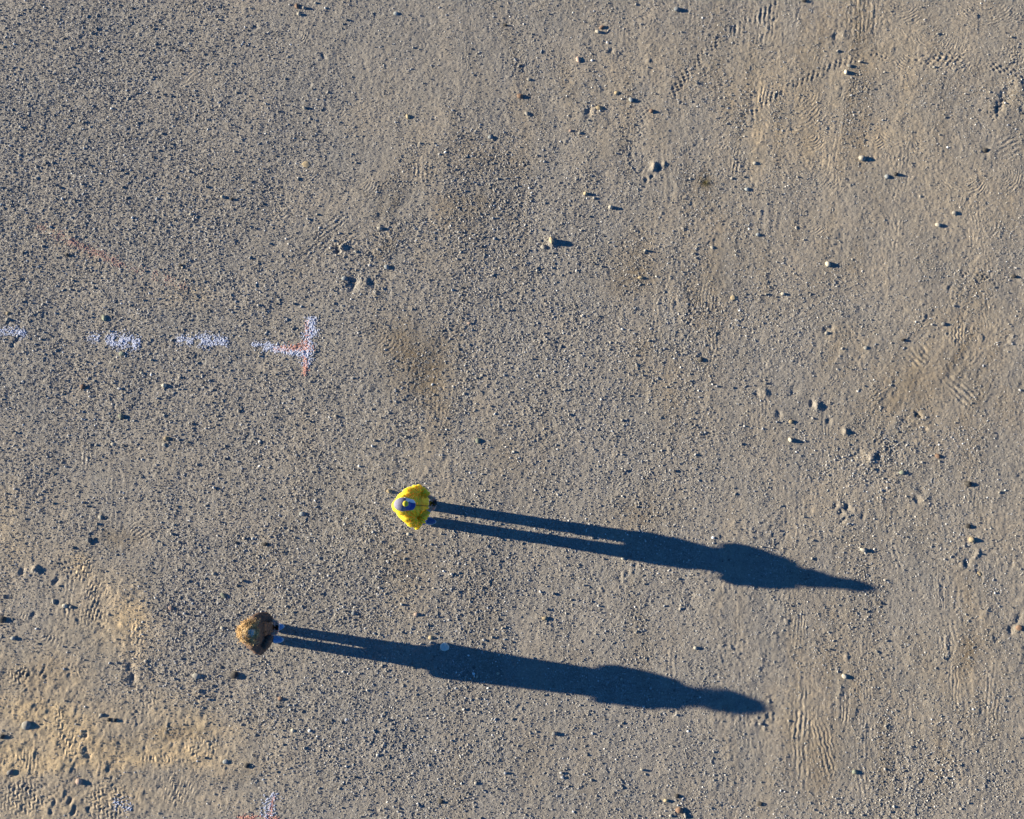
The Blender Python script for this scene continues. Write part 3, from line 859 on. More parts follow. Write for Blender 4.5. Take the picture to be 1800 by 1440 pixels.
for k, (sx, sy, w, wr, hr, tn, ck, lab) in enumerate(ST):
    bm = bmesh.new()
    bmesh.ops.create_icosphere(bm, subdivisions=3 if w >= 9 else 2, radius=1)
    sd = Vector((k * 3.7, k * 1.3, 5))
    ax = [Vector((random.gauss(0, 1), random.gauss(0, 1), random.gauss(0, .7))).normalized() for _ in range(7)]
    clod = ck in 'td' and wr < .85
    for v in bm.verts:
        p = v.co.copy()
        for a in ax:                               # broken faces
            dd = p.dot(a) - .80
            if dd > 0:
                p -= a * dd * .75
        p *= 1 + (.16 if clod else .08) * mnoise.noise(p * 1.6 + sd) + (.07 if clod else .02) * mnoise.noise(p * 4 + sd)
        v.co = p
    half = w / 2 / 121.0 * 1.12
    bmesh.ops.scale(bm, vec=(half, half * wr, half * hr * (1.0 + .35 * random.random())), verts=bm.verts)
    m = bpy.data.meshes.new('stone')
    bm.to_mesh(m)
    bm.free()
    o = link('stone', m, SC[ck])
    X, Y = at(sx, sy)
    hz = max(v.co.z for v in m.vertices)
    o.location = (X, Y, ground_z(X, Y) + hz * random.uniform(.15, .45))
    o.rotation_euler = (0, 0, math.radians(-tn))
    tag(o, lab, 'stone', 'stones lying loose on the gravel lot')

# dry tuft and twigs
tf = bpy.data.meshes.new('dry_tuft')
V, F = [], []
X0, Y0 = at(1240, 322)
z0 = ground_z(X0, Y0)
for k in range(260):
    a, rr = random.uniform(0, 6.28), abs(random.gauss(0, .05))
    bx, by = rr * math.cos(a), rr * math.sin(a)
    a2 = random.uniform(0, 6.28)
    L, lean = random.uniform(.02, .06), random.uniform(.2, 1.2)
    tx, ty, tz = bx + L * lean * math.cos(a2), by + L * lean * math.sin(a2), L * .7
    s = .0022
    i = len(V)
    V += [(bx - s * math.sin(a2), by + s * math.cos(a2), -.01), (bx + s * math.sin(a2), by - s * math.cos(a2), -.01), (tx, ty, tz)]
    F.append((i, i + 1, i + 2))
tf.from_pydata(V, [], F)
o = link('dry_tuft', tf, simple_mat('dry_moss', (.16, .14, .06), .9, .35, 60, 0))
o.location = (X0, Y0, z0)
tag(o, 'small brownish green dry tuft growing on the gravel', 'plant')

# ------------------------------------------------------------------ people


def frame_of(d, hint=Vector((0, 0, 1))):
    d = d.normalized()
    s = d.cross(hint)
    if s.length < 1e-3:
        s = d.cross(Vector((1, 0, 0)))
    s.normalize()
    return s, s.cross(d).normalized()


def tube(bm, pts, rad, seg=14, sub=1):
    """closed tapered tube through points; radius a number or (side, other)"""
    pts = [Vector(p) for p in pts]
    rings = []
    for i, p in enumerate(pts):
        dvec = pts[min(i + 1, len(pts) - 1)] - pts[max(i - 1, 0)]
        s, u = frame_of(dvec, Vector((1, 0, 0)) if abs(dvec.normalized().z) > .9 else Vector((0, 0, 1)))
        r = rad[i] if not isinstance(rad[i], (int, float)) else (rad[i], rad[i])
        rings.append([bm.verts.new(p + s * (r[0] * math.cos(2 * math.pi * k / seg)) + u * (r[1] * math.sin(2 * math.pi * k / seg))) for k in range(seg)])
    for a, b in zip(rings[:-1], rings[1:]):
        for k in range(seg):
            bm.faces.new((a[k], a[(k + 1) % seg], b[(k + 1) % seg], b[k]))
    bm.faces.new(rings[0][::-1])
    bm.faces.new(rings[-1])


def stack(bm, rows, seg=28):
    """horizontal elliptical rings: (x, y, z, half depth, half width)"""
    rings = []
    for (x, y, z, rx, ry) in rows:
        ring = []
        for k in range(seg):
            a = 2 * math.pi * k / seg
            c, s = math.cos(a), math.sin(a)
            e = .82
            ring.append(bm.verts.new((x + rx * math.copysign(abs(c) ** e, c), y + ry * math.copysign(abs(s) ** e, s), z)))
        rings.append(ring)
    for a, b in zip(rings[:-1], rings[1:]):
        for k in range(seg):
            bm.faces.new((a[k], a[(k + 1) % seg], b[(k + 1) % seg], b[k]))
    bm.faces.new(rings[0][::-1])
    bm.faces.new(rings[-1])


def ball(bm, c, r, rot=None):
    m = Matrix.Translation(c)
    if rot is not None:
        m = m @ rot
    m = m @ Matrix.Diagonal((*r, 1)) if not isinstance(r, (int, float)) else m @ Matrix.Scale(r, 4)
    bmesh.ops.create_icosphere(bm, subdivisions=3, radius=1, matrix=m)


def fuse(bm, voxel, smooth=4):
    """one continuous surface out of overlapping closed shapes"""
    bmesh.ops.recalc_face_normals(bm, faces=bm.faces)
    m = bpy.data.meshes.new('tmp')
    bm.to_mesh(m)
    bm.free()
    o = bpy.data.objects.new('tmp', m)
    COL.objects.link(o)
    md = o.modifiers.new('r', 'REMESH')
    md.mode = 'VOXEL'
    md.voxel_size = voxel
    if smooth:
        sm = o.modifiers.new('s', 'SMOOTH')
        sm.iterations = smooth
        sm.factor = .5
    dg = bpy.context.evaluated_depsgraph_get()
    dg.update()
    res = bpy.data.meshes.new_from_object(o.evaluated_get(dg))
    bpy.data.objects.remove(o)
    bpy.data.meshes.remove(m)
    res.materials.clear()
    return res


def displace(me_, fn):
    n = len(me_.vertices)
    c = np.empty(n * 3, np.float32)
    me_.vertices.foreach_get('co', c)
    nn = np.empty(n * 3, np.float32)
    me_.vertices.foreach_get('normal', nn)
    c, nn = c.reshape(-1, 3), nn.reshape(-1, 3)
    c = c + nn * fn(c)[:, None]
    me_.vertices.foreach_set('co', c.ravel().astype(np.float32))
    me_.update()


def join_mesh(name, parts):
    bm = bmesh.new()
    for p in parts:
        bm.from_mesh(p)
    m = bpy.data.meshes.new(name)
    bm.to_mesh(m)
    bm.free()
    return m


def seg_dist(c, a, b):
    a, b = np.array(a, np.float32), np.array(b, np.float32)
    ab = b - a
    t_ = np.clip(((c - a) @ ab) / (ab @ ab), 0, 1)
    return np.linalg.norm(c - (a + t_[:, None] * ab), axis=1), t_ * np.linalg.norm(ab)


def head_mesh(C, R):
    """head with brow, nose, lips, chin, ears; C centre, R rotation (face along +x)"""
    bm = bmesh.new()
    M = Matrix.Translation(C) @ R

    def b(p, r, rot=None):
        ball(bm, M @ Vector(p), r, R if rot is None else R @ rot)
    b((-.012, 0, .025), (.097, .076, .092))
    b((.018, 0, -.040), (.068, .060, .072))
    b((.052, 0, -.088), (.028, .030, .024))
    b((.072, 0, .020), (.022, .056, .018))
    b((.060, .033, -.030), (.026, .022, .026)); b((.060, -.033, -.030), (.026, .022, .026))
    b((.094, 0, -.008), (.016, .0095, .030)); b((.100, 0, -.030), (.016, .015, .011))
    b((.083, 0, -.060), (.012, .024, .0065)); b((.081, 0, -.072), (.012, .020, .007))
    for s in (1, -1):
        b((-.004, s * .078, -.008), (.020, .009, .032), Matrix.Rotation(s * .35, 4, 'Z'))
    return fuse(bm, .0045, 2)


def hand_mesh(Wr, C, a, n, y, side):
    """hand gripping the side edge of a phone: C phone centre, a long axis, n screen normal, y width axis, side +1 / -1"""
    bm = bmesh.new()
    P = lambda ya, aa, na: C + y * (side * ya) + a * aa + n * na
    tube(bm, [Wr, Wr.lerp(P(.058, -.03, -.018), .5), P(.058, -.030, -.018), P(.056, .018, -.014)],
         [(.024, .021), (.028, .021), (.038, .015), (.036, .012)], 12)
    for i, (off, L) in enumerate(((.030, .92), (.010, 1.0), (-.010, .95), (-.030, .80))):
        k = P(.050, off, -.016)
        tube(bm, [P(.062, off * .9 - .006, -.014), k, P(.050 - .024 * L, off + .001, -.024), P(.050 - .044 * L, off + .001, -.021), P(.050 - .058 * L, off, -.014)],
             [.0095, .009, .0082, .0075, .006], 8)
    tube(bm, [P(.064, -.050, -.016), P(.058, -.036, .000), P(.040, -.020, .013), P(.022, -.004, .014), P(.016, .002, .012)],
         [.013, .0115, .0098, .0085, .0065], 8)
    return fuse(bm, .003, 1)


def make_phone(name, root_loc, C, a, n, y, label, casec):
    m = bpy.data.meshes.new(name)
    bm = bmesh.new()
    M = Matrix((( *y, 0), (*a, 0), (*n, 0), (0, 0, 0, 1))).transposed()
    bmesh.ops.create_cube(bm, size=1, matrix=Matrix.Diagonal((.076, .152, .009, 1)))
    bmesh.ops.bevel(bm, geom=[e for e in bm.edges if abs(e.verts[0].co.z - e.verts[1].co.z) > .001], offset=.010, segments=4, affect='EDGES')
    bmesh.ops.bevel(bm, geom=[e for e in bm.edges if e.is_manifold and e.calc_face_angle(0) > 1.2], offset=.0012, segments=2, affect='EDGES')
    bm.to_mesh(m)
    bm.free()
    root = bpy.data.objects.new(name, None)
    COL.objects.link(root)
    root.matrix_world = Matrix.Translation(Vector(root_loc) + C) @ M
    tag(root, label, 'phone', 'phones held by the two people')
    link('case', m, casec, root)
    s = bpy.data.meshes.new('screen')
    bm = bmesh.new()
    bmesh.ops.create_cube(bm, size=1, matrix=Matrix.Translation((0, 0, .0048)) @ Matrix.Diagonal((.069, .145, .0012, 1)))
    bmesh.ops.bevel(bm, geom=[e for e in bm.edges if abs(e.verts[0].co.z - e.verts[1].co.z) > .0005], offset=.007, segments=3, affect='EDGES')
    bm.to_mesh(s)
    bm.free()
    sm_ = NT('phone_glass', .08)
    sm_.color((.006, .006, .008))
    sm_.b.inputs['Specular IOR Level'].default_value = .5
    link('screen', s, sm_.m, root)
    return root


skin = simple_mat('skin', (.66, .42, .32), .55, .12, 12, .0005)
skin.node_tree.nodes['Principled BSDF'].inputs['Subsurface Weight'].default_value = .5
skin.node_tree.nodes['Principled BSDF'].inputs['Subsurface Radius'].default_value = (1.0, .35, .2)
skin.node_tree.nodes['Principled BSDF'].inputs['Subsurface Scale'].default_value = .02
denim = simple_mat('blue_denim', (.055, .14, .34), .85, .25, 60, .001, 300)
dark_denim = simple_mat('dark_trousers', (.03, .035, .055), .85, .25, 60, .001, 300)
rubber = simple_mat('pale_sole_rubber', (.75, .75, .75), .6, .1, 30, 0)


def shoe(parent, x, y, turn, mat, length=.29, lift=0.0):
    """one shoe (upper with a sole as its sub-part), toe along +x"""
    bm = bmesh.new()
    rows = []
    for u, w, h in ((0, .028, .05), (.03, .036, .085), (.08, .038, .09), (.13, .037, .075), (.18, .046, .055), (.23, .048, .044), (.265, .038, .036), (.285, .018, .026)):
        rows.append((u * length / .29 - .115, w, h))
    rings = []
    for u, w, h in rows:
        rings.append([bm.verts.new((u, w * math.cos(k * math.pi / 8), .022 + h * max(0, math.sin(k * math.pi / 8)))) for k in range(9)])
    for a_, b_ in zip(rings[:-1], rings[1:]):
        for k in range(8):
            bm.faces.new((a_[k], a_[k + 1], b_[k + 1], b_[k]))
        bm.faces.new((a_[8], a_[0], b_[0], b_[8]))
    bm.faces.new(rings[0]); bm.faces.new(rings[-1][::-1])
    bmesh.ops.recalc_face_normals(bm, faces=bm.faces)
    m = bpy.data.meshes.new('shoe')
    bm.to_mesh(m); bm.free()
    o = link('shoe', m, mat, parent)
    sb = o.modifiers.new('s', 'SUBSURF'); sb.levels = sb.render_levels = 1
    o.location = (x, y, lift)
    o.rotation_euler = (0, 0, turn)
    bm = bmesh.new()
    out = []
    for k in range(28):
        a_ = 2 * math.pi * k / 28
        c_, s_ = math.cos(a_), math.sin(a_)
        wid = .060 if c_ > 0 else .048
        out.append((.028 + c_ * (length * .53), s_ * wid * (1 - .12 * c_ * c_)))
    lo = [bm.verts.new((p[0], p[1], 0)) for p in out]
    hi = [bm.verts.new((p[0] * .985, p[1] * .97, .034)) for p in out]
    for k in range(28):
        bm.faces.new((lo[k], lo[(k + 1) % 28], hi[(k + 1) % 28], hi[k]))
    bm.faces.new(lo[::-1]); bm.faces.new(hi)
    m = bpy.data.meshes.new('sole')
    bm.to_mesh(m); bm.free()
    s = link('sole', m, rubber, o, smooth=False)
    return o


def eyes(parent, C, R):
    for s in (1, -1):
        bm = bmesh.new()
        bmesh.ops.create_uvsphere(bm, u_segments=12, v_segments=8, radius=.0125, matrix=Matrix.Translation(C) @ R @ Matrix.Translation((.074, s * .031, .002)))
        m = bpy.data.meshes.new('eye')
        bm.to_mesh(m); bm.free()
        o = link('eye', m, EYE, parent)
        bm = bmesh.new()
        bmesh.ops.create_uvsphere(bm, u_segments=10, v_segments=6, radius=.0060, matrix=Matrix.Translation(C) @ R @ Matrix.Translation((.0822, s * .031, .000)) @ Matrix.Diagonal((.8, 1, 1, 1)))
        m = bpy.data.meshes.new('iris')
        bm.to_mesh(m); bm.free()
        link('iris', m, IRIS, o)


EYE = simple_mat('eye_white', (.75, .73, .70), .3, .03, 10, 0)
IRIS = simple_mat('iris_brown', (.06, .035, .02), .2, .1, 10, 0)


def person_root(name_xy, label):
    r_ = bpy.data.objects.new('person', None)
    COL.objects.link(r_)
    x, y = name_xy
    r_.location = (x, y, ground_z(x, y) + .002)
    tag(r_, label, 'person', 'people standing on the gravel lot')
    return r_


def body(root, hx, hy, hz, R, foot_y, sh, elbows, wrists, lean, phone, hipz=.88, k=1.0):
    """skin body: legs, trunk, arms, neck fused into one, with the finer head and hands let in"""
    bm = bmesh.new()
    lx, ly = lean
    for s in (1, -1):
        tube(bm, [(.0, s * foot_y, .06), (-.01, s * foot_y, .30 * k), (.0, s * (foot_y - .005), .48 * k), (-.01, s * .095, .80 * k), (-.01, s * .08, .90 * k)],
             [.036, .050, .050, .075, .08])
        ball(bm, (.02, s * foot_y, .045), (.09, .028, .018))
        tube(bm, [(sh[0], sh[1] + s * .08, sh[2] - .045), (sh[0], sh[1] + s * .125, sh[2] - .06), elbows[s], wrists[s]], [.040, .040, .034, .024])
    stack(bm, [(-.01, 0, .82 * k, .08, .10), (-.01, 0, .92 * k, .10, .15), (-.005 + lx * .3, ly * .3, 1.08 * k, .085, .125), (lx * .6, ly * .6, 1.22 * k, .10, .145), (sh[0], sh[1], sh[2] - .05, .10, .155), (sh[0], sh[1], sh[2] + .02, .06, .10)])
    tube(bm, [(sh[0], sh[1], sh[2] - .02), (sh[0] * .5 + hx * .5 - .01, sh[1] * .5 + hy * .5, sh[2] * .5 + hz * .5 - .03), (hx - .01, hy, hz - .03)], [.06, .052, .052])
    main = fuse(bm, .008, 4)
    C, a, n, y = phone
    parts = [main, head_mesh(Vector((hx, hy, hz)), R)]
    for s in (1, -1):
        parts.append(hand_mesh(Vector(wrists[s]), C, a, n, y, s))
    m = join_mesh('body', parts)
    o = link('body', m, skin, root)
    eyes(root, Vector((hx, hy, hz)), R)
    return o


def legs_mesh(foot_y, k, r_hem, r_knee, r_thigh, hipw):
    bm = bmesh.new()
    for s in (1, -1):
        tube(bm, [(-.015, s * foot_y, .035), (-.02, s * foot_y, .12), (-.02, s * foot_y, .28 * k), (.0, s * (foot_y - .003), .48 * k), (-.01, s * (.5 * foot_y + .055), .74 * k), (-.01, s * .085, .90 * k)],
             [r_hem, r_hem, (r_hem + r_knee) / 2, r_knee, r_thigh, r_thigh])
    stack(bm, [(-.01, 0, .80 * k, .10, hipw * .9), (-.01, 0, .90 * k, .115, hipw), (-.01, 0, 1.0 * k, .10, hipw * .9)])
    m = fuse(bm, .009, 3)
    displace(m, lambda c: .004 * np.sin(c[:, 2] * 95 + 6 * np.sin(c[:, 0] * 30) + c[:, 1] * 20) * np.exp(-((c[:, 2] - .10) / .10) ** 2)
             + .0035 * np.sin(c[:, 2] * 70 + c[:, 0] * 40) * np.exp(-((c[:, 2] - .48) / .12) ** 2))
    return m


# ---------- person in the yellow jacket
hx, hy, hz = -.140, -.062, 1.575
fy = .115
root = person_root(FEET['yellow'], 'person in a yellow hooded jacket and blue and grey cap looking down at a phone')
R = Matrix.Rotation(math.radians(20), 4, 'Y')
sh = (-.125, -.055, 1.39)
elb = {1: (.04, .195, 1.175), -1: (.02, -.285, 1.175)}
pc = Vector((.225, .0, 1.20))
pn = Vector((-.75, .0, .66)).normalized()
pa = Vector((.66, 0, .75)).normalized()
py_ = Vector((0, 1, 0))
wr = {1: (.165, .098, 1.145), -1: (.16, -.098, 1.14)}
make_phone('smartphone', root.location, pc, pa, pn, Vector((0, -1, 0)), 'black smartphone in the hands of the person in yellow', simple_mat('black_phone_case', (.015, .015, .017), .4, .1, 10, 0))
body(root, hx, hy, hz, R, fy, sh, elb, wr, (-.10, -.03), (pc, pa, pn, py_))
o = link('jeans', legs_mesh(fy, 1.0, .074, .082, .098, .17), denim, root)
for s in (1, -1):
    shoe(root, .0, s * fy, s * .14, simple_mat('blue_canvas_shoe', (.06, .12, .26), .8, .2, 60, .0005))

bm = bmesh.new()
stack(bm, [(-.015, 0, .765, .135, .205), (-.015, -.002, .785, .150, .225), (-.015, -.005, .86, .152, .228), (-.03, -.01, .97, .145, .215), (-.05, -.02, 1.10, .130, .168),
           (-.085, -.035, 1.22, .145, .19), (-.12, -.045, 1.33, .145, .190), (-.130, -.045, 1.39, .130, .165), (-.12, -.055, 1.435, .10, .125), (-.115, -.065, 1.475, .085, .10)])
for s in (1, -1):
    tube(bm, [(-.14, -.045 + s * .08, 1.375), (-.105, -.045 + s * .150, 1.35), (-.04, (elb[s][1] - .045) * .5 + s * .085 - .01, 1.26), elb[s], tuple(elb[s][q] * .6 + wr[s][q] * .4 for q in range(3)), tuple(elb[s][q] * .3 + wr[s][q] * .7 for q in range(3)), (wr[s][0] - .005, wr[s][1] + s * .003, wr[s][2])],
         [.075, .080, .072, .066, .058, .050, .044])
# hood lying on the back
for k in range(13):
    a = math.pi * (.5 + k / 12)
    ball(bm, (-.145 + .085 * math.cos(a), -.055 + .092 * math.sin(a), 1.475 - .018 * abs(math.cos(a))), .046)
ball(bm, (-.232, -.055, 1.39), (.072, .085, .075))
for k in range(11):
    a = math.pi * (.45 + 1.1 * k / 10)
    ball(bm, (-.145 + .078 * math.cos(a), -.058 + .078 * math.sin(a), 1.535 - .02 * abs(math.sin(a))), .036)
jm = fuse(bm, .008, 5)


def folds_y(c):
    nz = .35 + .65 * np.clip(.5 + 1.2 * vnoise(c[:, 0] + c[:, 2], c[:, 1] - c[:, 2], .07, 5), 0, 1.3)
    return folds_y0(c) * nz


def folds_y0(c):
    f = .006 * np.sin(c[:, 2] * 60 + 3 * np.sin(c[:, 1] * 14)) * np.clip((1.2 - c[:, 2]) * 4, 0, 1) * .6
    for s in (1, -1):
        e = elb[s]
        d_, t_ = seg_dist(c, (-.105, -.045 + s * .185, 1.35), e)
        f = f + .010 * np.sin(t_ * 120 + c[:, 0] * 30) * np.exp(-(d_ / .09) ** 6) * np.clip(t_ / .1, 0, 1)
        d_, t_ = seg_dist(c, e, (.155, s * .105, 1.143))
        f = f + .009 * np.sin(t_ * 140 + c[:, 2] * 40) * np.exp(-(d_ / .075) ** 6)
        # creases fanning out of the elbow pit
        pit = np.array([.02, e[1] - s * .07, 1.21])
        ang_ = np.arctan2(c[:, 1] - pit[1], c[:, 0] - pit[0])
        rr_ = np.hypot(c[:, 1] - pit[1], c[:, 0] - pit[0])
        f = f + .020 * np.sin(ang_ * 10) * np.exp(-((rr_ - .06) / .055) ** 2) * (c[:, 2] > 1.1)
    x, y, z = c[:, 0], c[:, 1], c[:, 2]
    f = f + .004 * np.sin(x * 45 + 2 * np.sin(y * 30) + z * 25) * np.sin(y * 38 + z * 20)
    f = f - .012 * np.exp(-((y + .045 * np.clip((z - .8) / .5, 0, 1)) / .006) ** 2) * (x > -.02) * (z < 1.44)
    return f


displace(jm, folds_y)
yel = NT('yellow_jacket_fabric', .6)
oo = yel.obj()
yel.color(yel.ramp(yel.noise(18, 3, .6, oo), [(.3, (.72, .52, .025)), (.7, (.84, .64, .04))]))
yel.b.inputs['Subsurface Weight'].default_value = .92
yel.b.inputs['Subsurface Radius'].default_value = (1.0, .80, .12)
yel.b.inputs['Subsurface Scale'].default_value = .15
yel.normal(yel.bump(yel.noise(38, 4, .6, oo), .006))
link('jacket', jm, yel.m, root)
bm = bmesh.new()                                        # grey lavender cuff of the right arm's undershirt and left cuff
for s in (-1,):
    bm = bmesh.new()
    w = Vector(wr[s]); e = Vector((.12, elb[s][1] * .68, 1.145))
    dv = (w - e).normalized()
    tube(bm, [w - dv * .045, w - dv * .01, w + dv * (.012 if s < 0 else -.004)], [.036, .034, .030])
    m = bpy.data.meshes.new('cuff')
    bm.to_mesh(m); bm.free()
    m.transform(Matrix.Translation(w) @ Matrix.Scale(1.0, 4) @ Matrix.Translation(-w))
    link('cuff', m, simple_mat('lavender_knit', (.60, .52, .62), .9, .15, 80, .001, 400), root)
# zip and pocket flaps
bm = bmesh.new()
tube(bm, [(.142, -.002, .79), (.137, -.004, .87), (.117, -.012, .99), (.088, -.022, 1.11), (.060, -.036, 1.23), (.025, -.045, 1.34), (-.005, -.045, 1.395)], [.005] * 7, 6)
m = bpy.data.meshes.new('zip')
bm.to_mesh(m); bm.free()
link('zip', m, simple_mat('dark_zip', (.25, .17, .02), .5, .1, 60, 0), root)

# cap
HM = Matrix.Translation((hx, hy, hz)) @ R
capg = simple_mat('grey_lavender_cap_cloth', (.20, .195, .285), .85, .22, 45, .0015, 200)
capb = simple_mat('blue_cap_cloth', (.05, .10, .36), .85, .15, 45, .001, 200)
capw = simple_mat('white_cap_cloth', (.88, .88, .90), .85, .08, 45, .001, 200)
capy = simple_mat('yellow_cap_button', (.85, .66, .06), .7, .1, 45, 0)


def cap_shell(name, a0, a1, mat, off=0.0, top=0.0):
    bm = bmesh.new()
    nA, nE = 24, 10
    G = []
    for j in range(nE + 1):
        e = j / nE * (math.pi / 2 - top)
        row = []
        for i in range(nA + 1):
            a = a0 + (a1 - a0) * i / nA
            rr = math.cos(e)
            row.append(bm.verts.new(HM @ Vector((-.012 + (.108 + off) * rr * math.cos(a), (.089 + off) * rr * math.sin(a), .040 + (.086 + off) * math.sin(e) ** .9))))
        G.append(row)
    for j in range(nE):
        for i in range(nA):
            bm.faces.new((G[j][i], G[j][i + 1], G[j + 1][i + 1], G[j + 1][i]))
    bmesh.ops.remove_doubles(bm, verts=bm.verts, dist=.0004)
    r = bmesh.ops.solidify(bm, geom=bm.faces[:], thickness=.003)
    m = bpy.data.meshes.new(name)
    bm.to_mesh(m); bm.free()
    return link(name, m, mat)


cap = bpy.data.objects.new('cap', None)
COL.objects.link(cap)
cap.parent = root
for nm, a0, a1, mt in (('rear_panel', math.radians(66), math.radians(294), capg), ('front_panel', math.radians(-66), math.radians(28), capb), ('white_panel', math.radians(28), math.radians(66), capw)):
    cap_shell(nm, a0, a1, mt).parent = cap
for nm, y0, y1, mt in (('brim', -1.0, .30, capb), ('brim_white_side', .30, 1.0, capw)):
    bm = bmesh.new()
    G = []
    for i in range(15):
        yy = y0 + (y1 - y0) * i / 14
        a = math.asin(max(-1, min(1, yy))) * .9
        row = []
        for j in range(7):
            u = j / 6
            xx = .096 * math.cos(a) * (1 - u) + u * (.176 - .030 * yy * yy)
            row.append(bm.verts.new(HM @ Vector((-.012 + xx, .086 * yy * (1 - .24 * u), .048 - .004 * u - .018 * yy * yy * u))))
        G.append(row)
    for i in range(14):
        for j in range(6):
            bm.faces.new((G[i][j], G[i + 1][j], G[i + 1][j + 1], G[i][j + 1]))
    bmesh.ops.recalc_face_normals(bm, faces=bm.faces)
    bmesh.ops.solidify(bm, geom=bm.faces[:], thickness=.004)
    m = bpy.data.meshes.new(nm)
    bm.to_mesh(m); bm.free()
    link(nm, m, mt, cap)
bm = bmesh.new()
ball(bm, HM @ Vector((.010, 0, .126)), (.038, .038, .014), R)
m = bpy.data.meshes.new('button')
bm.to_mesh(m); bm.free()
bt = link('button', m, capy, cap)
bm = bmesh.new()
ball(bm, HM @ Vector((.010, 0, .136)), (.010, .010, .004), R)
m = bpy.data.meshes.new('button_mark')
bm.to_mesh(m); bm.free()
link('button_mark', m, simple_mat('dark_mark', (.12, .09, .03), .7, .1, 45, 0), cap)
# short hair under the cap
bm = bmesh.new()
ball(bm, HM @ Vector((-.030, 0, .000)), (.086, .080, .062), R)
m = fuse(bm, .007, 1)
displace(m, lambda c: .003 * np.sin(c[:, 0] * 300) * np.sin(c[:, 2] * 260))
link('hair', m, simple_mat('grey_hair', (.20, .17, .14), .7, .3, 60, .001), root)

# ---------- person in the brown coat
K = 1.04
hx, hy, hz = .125, .045, 1.632
fy = .078
root = person_root(FEET['brown'], 'person with curly golden hair in a long dark brown coat holding a phone')
R = Matrix.Rotation(math.radians(32), 4, 'Y')
sh = (.095, .035, 1.47)
elb = {1: (.20, .235, 1.20), -1: (.145, -.200, 1.18)}
pc = Vector((.335, .095, 1.20))
pn = Vector((-.70, .0, .71)).normalized()
pa = Vector((.71, 0, .70)).normalized()
wr = {1: (.265, .190, 1.145), -1: (.26, -.002, 1.135)}
make_phone('smartphone', root.location, pc, pa, pn, Vector((0, -1, 0)), 'silvery smartphone in the hands of the person in brown', simple_mat('silver_phone_case', (.60, .60, .62), .3, .05, 10, 0))
body(root, hx, hy, hz, R, fy, sh, elb, wr, (.0, .03), (pc, pa, pn, py_), k=K)
link('trousers', legs_mesh(fy, K, .062, .079, .092, .155), dark_denim, root)
for s in (1, -1):
    shoe(root, -.005, s * fy, s * .10, simple_mat('bright_blue_shoe', (.10, .27, .55), .7, .15, 60, .0005), length=.285)
bm = bmesh.new()
stack(bm, [(-.01, 0, .60, .16, .235), (-.01, 0, .62, .175, .250), (-.01, .004, .72, .165, .235), (-.01, .01, .90, .150, .215), (.02, .02, 1.05, .145, .205), (.05, .03, 1.20, .14, .195),
           (.075, .035, 1.36, .125, .190), (.09, .035, 1.44, .110, .170), (.095, .035, 1.50, .09, .14), (.095, .037, 1.53, .07, .10)])
for s in (1, -1):
    tube(bm, [(.095, .035 + s * .10, 1.43), (.105, .035 + s * .155, 1.415), (.135, (elb[s][1] + .03) * .5 + s * .092, 1.32), elb[s], (elb[s][0] * .5 + wr[s][0] * .5, elb[s][1] * .5 + wr[s][1] * .5, elb[s][2] * .5 + wr[s][2] * .5), (wr[s][0] - .005, wr[s][1] + s * .002, wr[s][2] + .003)],
         [.062, .068, .064, .060, .052, .043])
for k in range(15):                                     # turned up collar
    a = math.pi * (.30 + 1.4 * k / 14)
    ball(bm, (0.085 + .078 * math.cos(a), .055 + .082 * math.sin(a), 1.525 - .01 * abs(math.cos(a))), .028)
cm = fuse(bm, .008, 5)


def folds_b(c):
    nz = .35 + .65 * np.clip(.5 + 1.2 * vnoise(c[:, 0] + c[:, 2], c[:, 1] - c[:, 2], .07, 5), 0, 1.3)
    return folds_b0(c) * nz


def folds_b0(c):
    x, y, z = c[:, 0], c[:, 1], c[:, 2]
    low = np.clip((1.15 - z) * 2.5, 0, 1)
    f = .006 * np.sin(np.arctan2(y, x) * 9 + z * 3) * low
    for s in (1, -1):
        e = elb[s]
        d_, t_ = seg_dist(c, (.105, .035 + s * .155, 1.415), e)
        f = f + .006 * np.sin(t_ * 140 + x * 30) * np.exp(-(d_ / .085) ** 6) * np.clip(t_ / .1, 0, 1)
        d_, t_ = seg_dist(c, e, wr[s])
        f = f + .006 * np.sin(t_ * 160 + z * 40) * np.exp(-(d_ / .07) ** 6)
    f = f + .003 * np.sin(x * 45 + 2 * np.sin(y * 30) + z * 25) * np.sin(y * 38 + z * 20)
    f = f - .007 * np.exp(-((y - .03 * np.clip((z - .6) / .7, 0, 1)) / .006) ** 2) * (x > .03) * (z < 1.45)
    return f


displace(cm, folds_b)
link('coat', cm, simple_mat('dark_brown_coat_cloth', (.12, .075, .058), .75, .25, 30, .003, 60), root)
# belt of the coat seam and buttons down the front
for z, x in ((.80, .156), (.95, .158), (1.10, .177), (1.24, .196)):
    bm = bmesh.new()
    bmesh.ops.create_cone(bm, cap_ends=True, segments=14, radius1=.011, radius2=.010, depth=.006, matrix=Matrix.Translation((x, .03 + .005, z)) @ Matrix.Rotation(math.pi / 2, 4, 'Y'))
    m = bpy.data.meshes.new('button')
    bm.to_mesh(m); bm.free()
    link('button', m, simple_mat('horn_button', (.10, .06, .03), .4, .1, 45, 0), root)
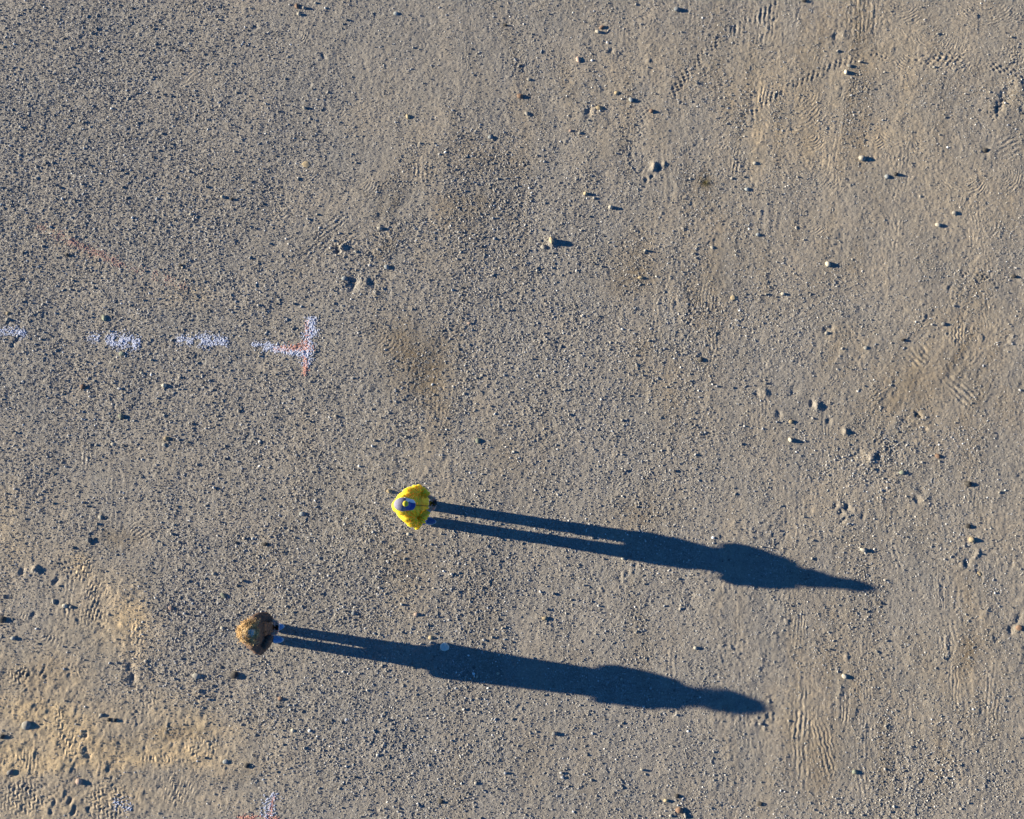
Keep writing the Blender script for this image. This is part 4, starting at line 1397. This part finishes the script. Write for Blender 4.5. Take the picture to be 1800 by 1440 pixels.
# curly hair: a cap of hair, then coiled locks
HM = Matrix.Translation((hx, hy, hz)) @ R
bm = bmesh.new()
ball(bm, HM @ Vector((-.022, 0, .030)), (.104, .072, .092), R)
ball(bm, HM @ Vector((-.065, 0, -.04)), (.075, .100, .095), R)
m = fuse(bm, .007, 2)
displace(m, lambda c: .006 * np.sin(c[:, 0] * 120) * np.sin(c[:, 2] * 110) * np.sin(c[:, 1] * 130))
hairc = NT('golden_curly_hair', .5)
ho = hairc.obj()
hairc.color(hairc.ramp(hairc.noise(28, 3, .6, ho), [(.25, (.26, .15, .06)), (.5, (.58, .38, .17)), (.75, (.88, .68, .38))]))
greyc = simple_mat('silver_hair_roots', (.66, .64, .60), .5, .35, 50, .001)
link('hair', m, hairc.m, root)


def locks(name, n, sel, mat, par, Lr, coil, seg=15):
    V, F = [], []
    for _ in range(n):
        while True:
            dvec = Vector((random.gauss(0, 1), random.gauss(0, 1), random.gauss(0, 1))).normalized()
            if dvec.z > -.95 and not (dvec.x > .50 and dvec.z < .50) and sel(dvec):
                break
        base = HM @ Vector((-.022 + .100 * dvec.x, .088 * dvec.y, .028 + .090 * dvec.z))
        out = (R.to_3x3() @ dvec)
        L = random.uniform(*Lr) * (.38 if dvec.z > .35 else 1)
        turns = random.uniform(1.3, 2.8)
        ph = random.uniform(0, 6.28)
        rc = random.uniform(*coil)
        pts = []
        side = Vector((random.gauss(0, .5), random.gauss(0, .5), 0))
        for k in range(seg):
            u = k / (seg - 1)
            dv = out * (L * (u - .45 * u * u)) + Vector((0, 0, -1)) * (L * .75 * u * u) + side * (L * .5 * u)
            s_, t2 = frame_of(out + Vector((0, 0, -.8 * u)), Vector((.3, .9, .1)))
            r2 = rc * min(1, u * 3)
            pts.append(base + dv + s_ * (r2 * math.cos(ph + turns * 6.28 * u)) + t2 * (r2 * math.sin(ph + turns * 6.28 * u)))
        w0 = random.uniform(.0022, .0042)
        for k, p in enumerate(pts):
            d2 = pts[min(k + 1, seg - 1)] - pts[max(k - 1, 0)]
            s_, t2 = frame_of(d2, Vector((.2, .3, .9)))
            w = w0 * (1 - .6 * (k / (seg - 1)) ** 2)
            for q_ in range(3):
                V.append(p + s_ * (w * math.cos(q_ * 2.094)) + t2 * (w * math.sin(q_ * 2.094)))
        b0 = len(V) - 3 * seg
        for k in range(seg - 1):
            for q_ in range(3):
                F.append((b0 + 3 * k + q_, b0 + 3 * k + (q_ + 1) % 3, b0 + 3 * k + 3 + (q_ + 1) % 3, b0 + 3 * k + 3 + q_))
    m_ = bpy.data.meshes.new(name)
    m_.from_pydata([tuple(v) for v in V], [], F)
    return link(name, m_, mat, par)


locks('curls', 900, lambda d: not (d.z > .80 and d.x > -.3), hairc.m, root, (.05, .125), (.008, .019))
locks('silver_crown_hair', 150, lambda d: d.z > .30 and -.92 < d.x < .15 and abs(d.y + .1) < .36, greyc, root, (.05, .10), (.002, .009))
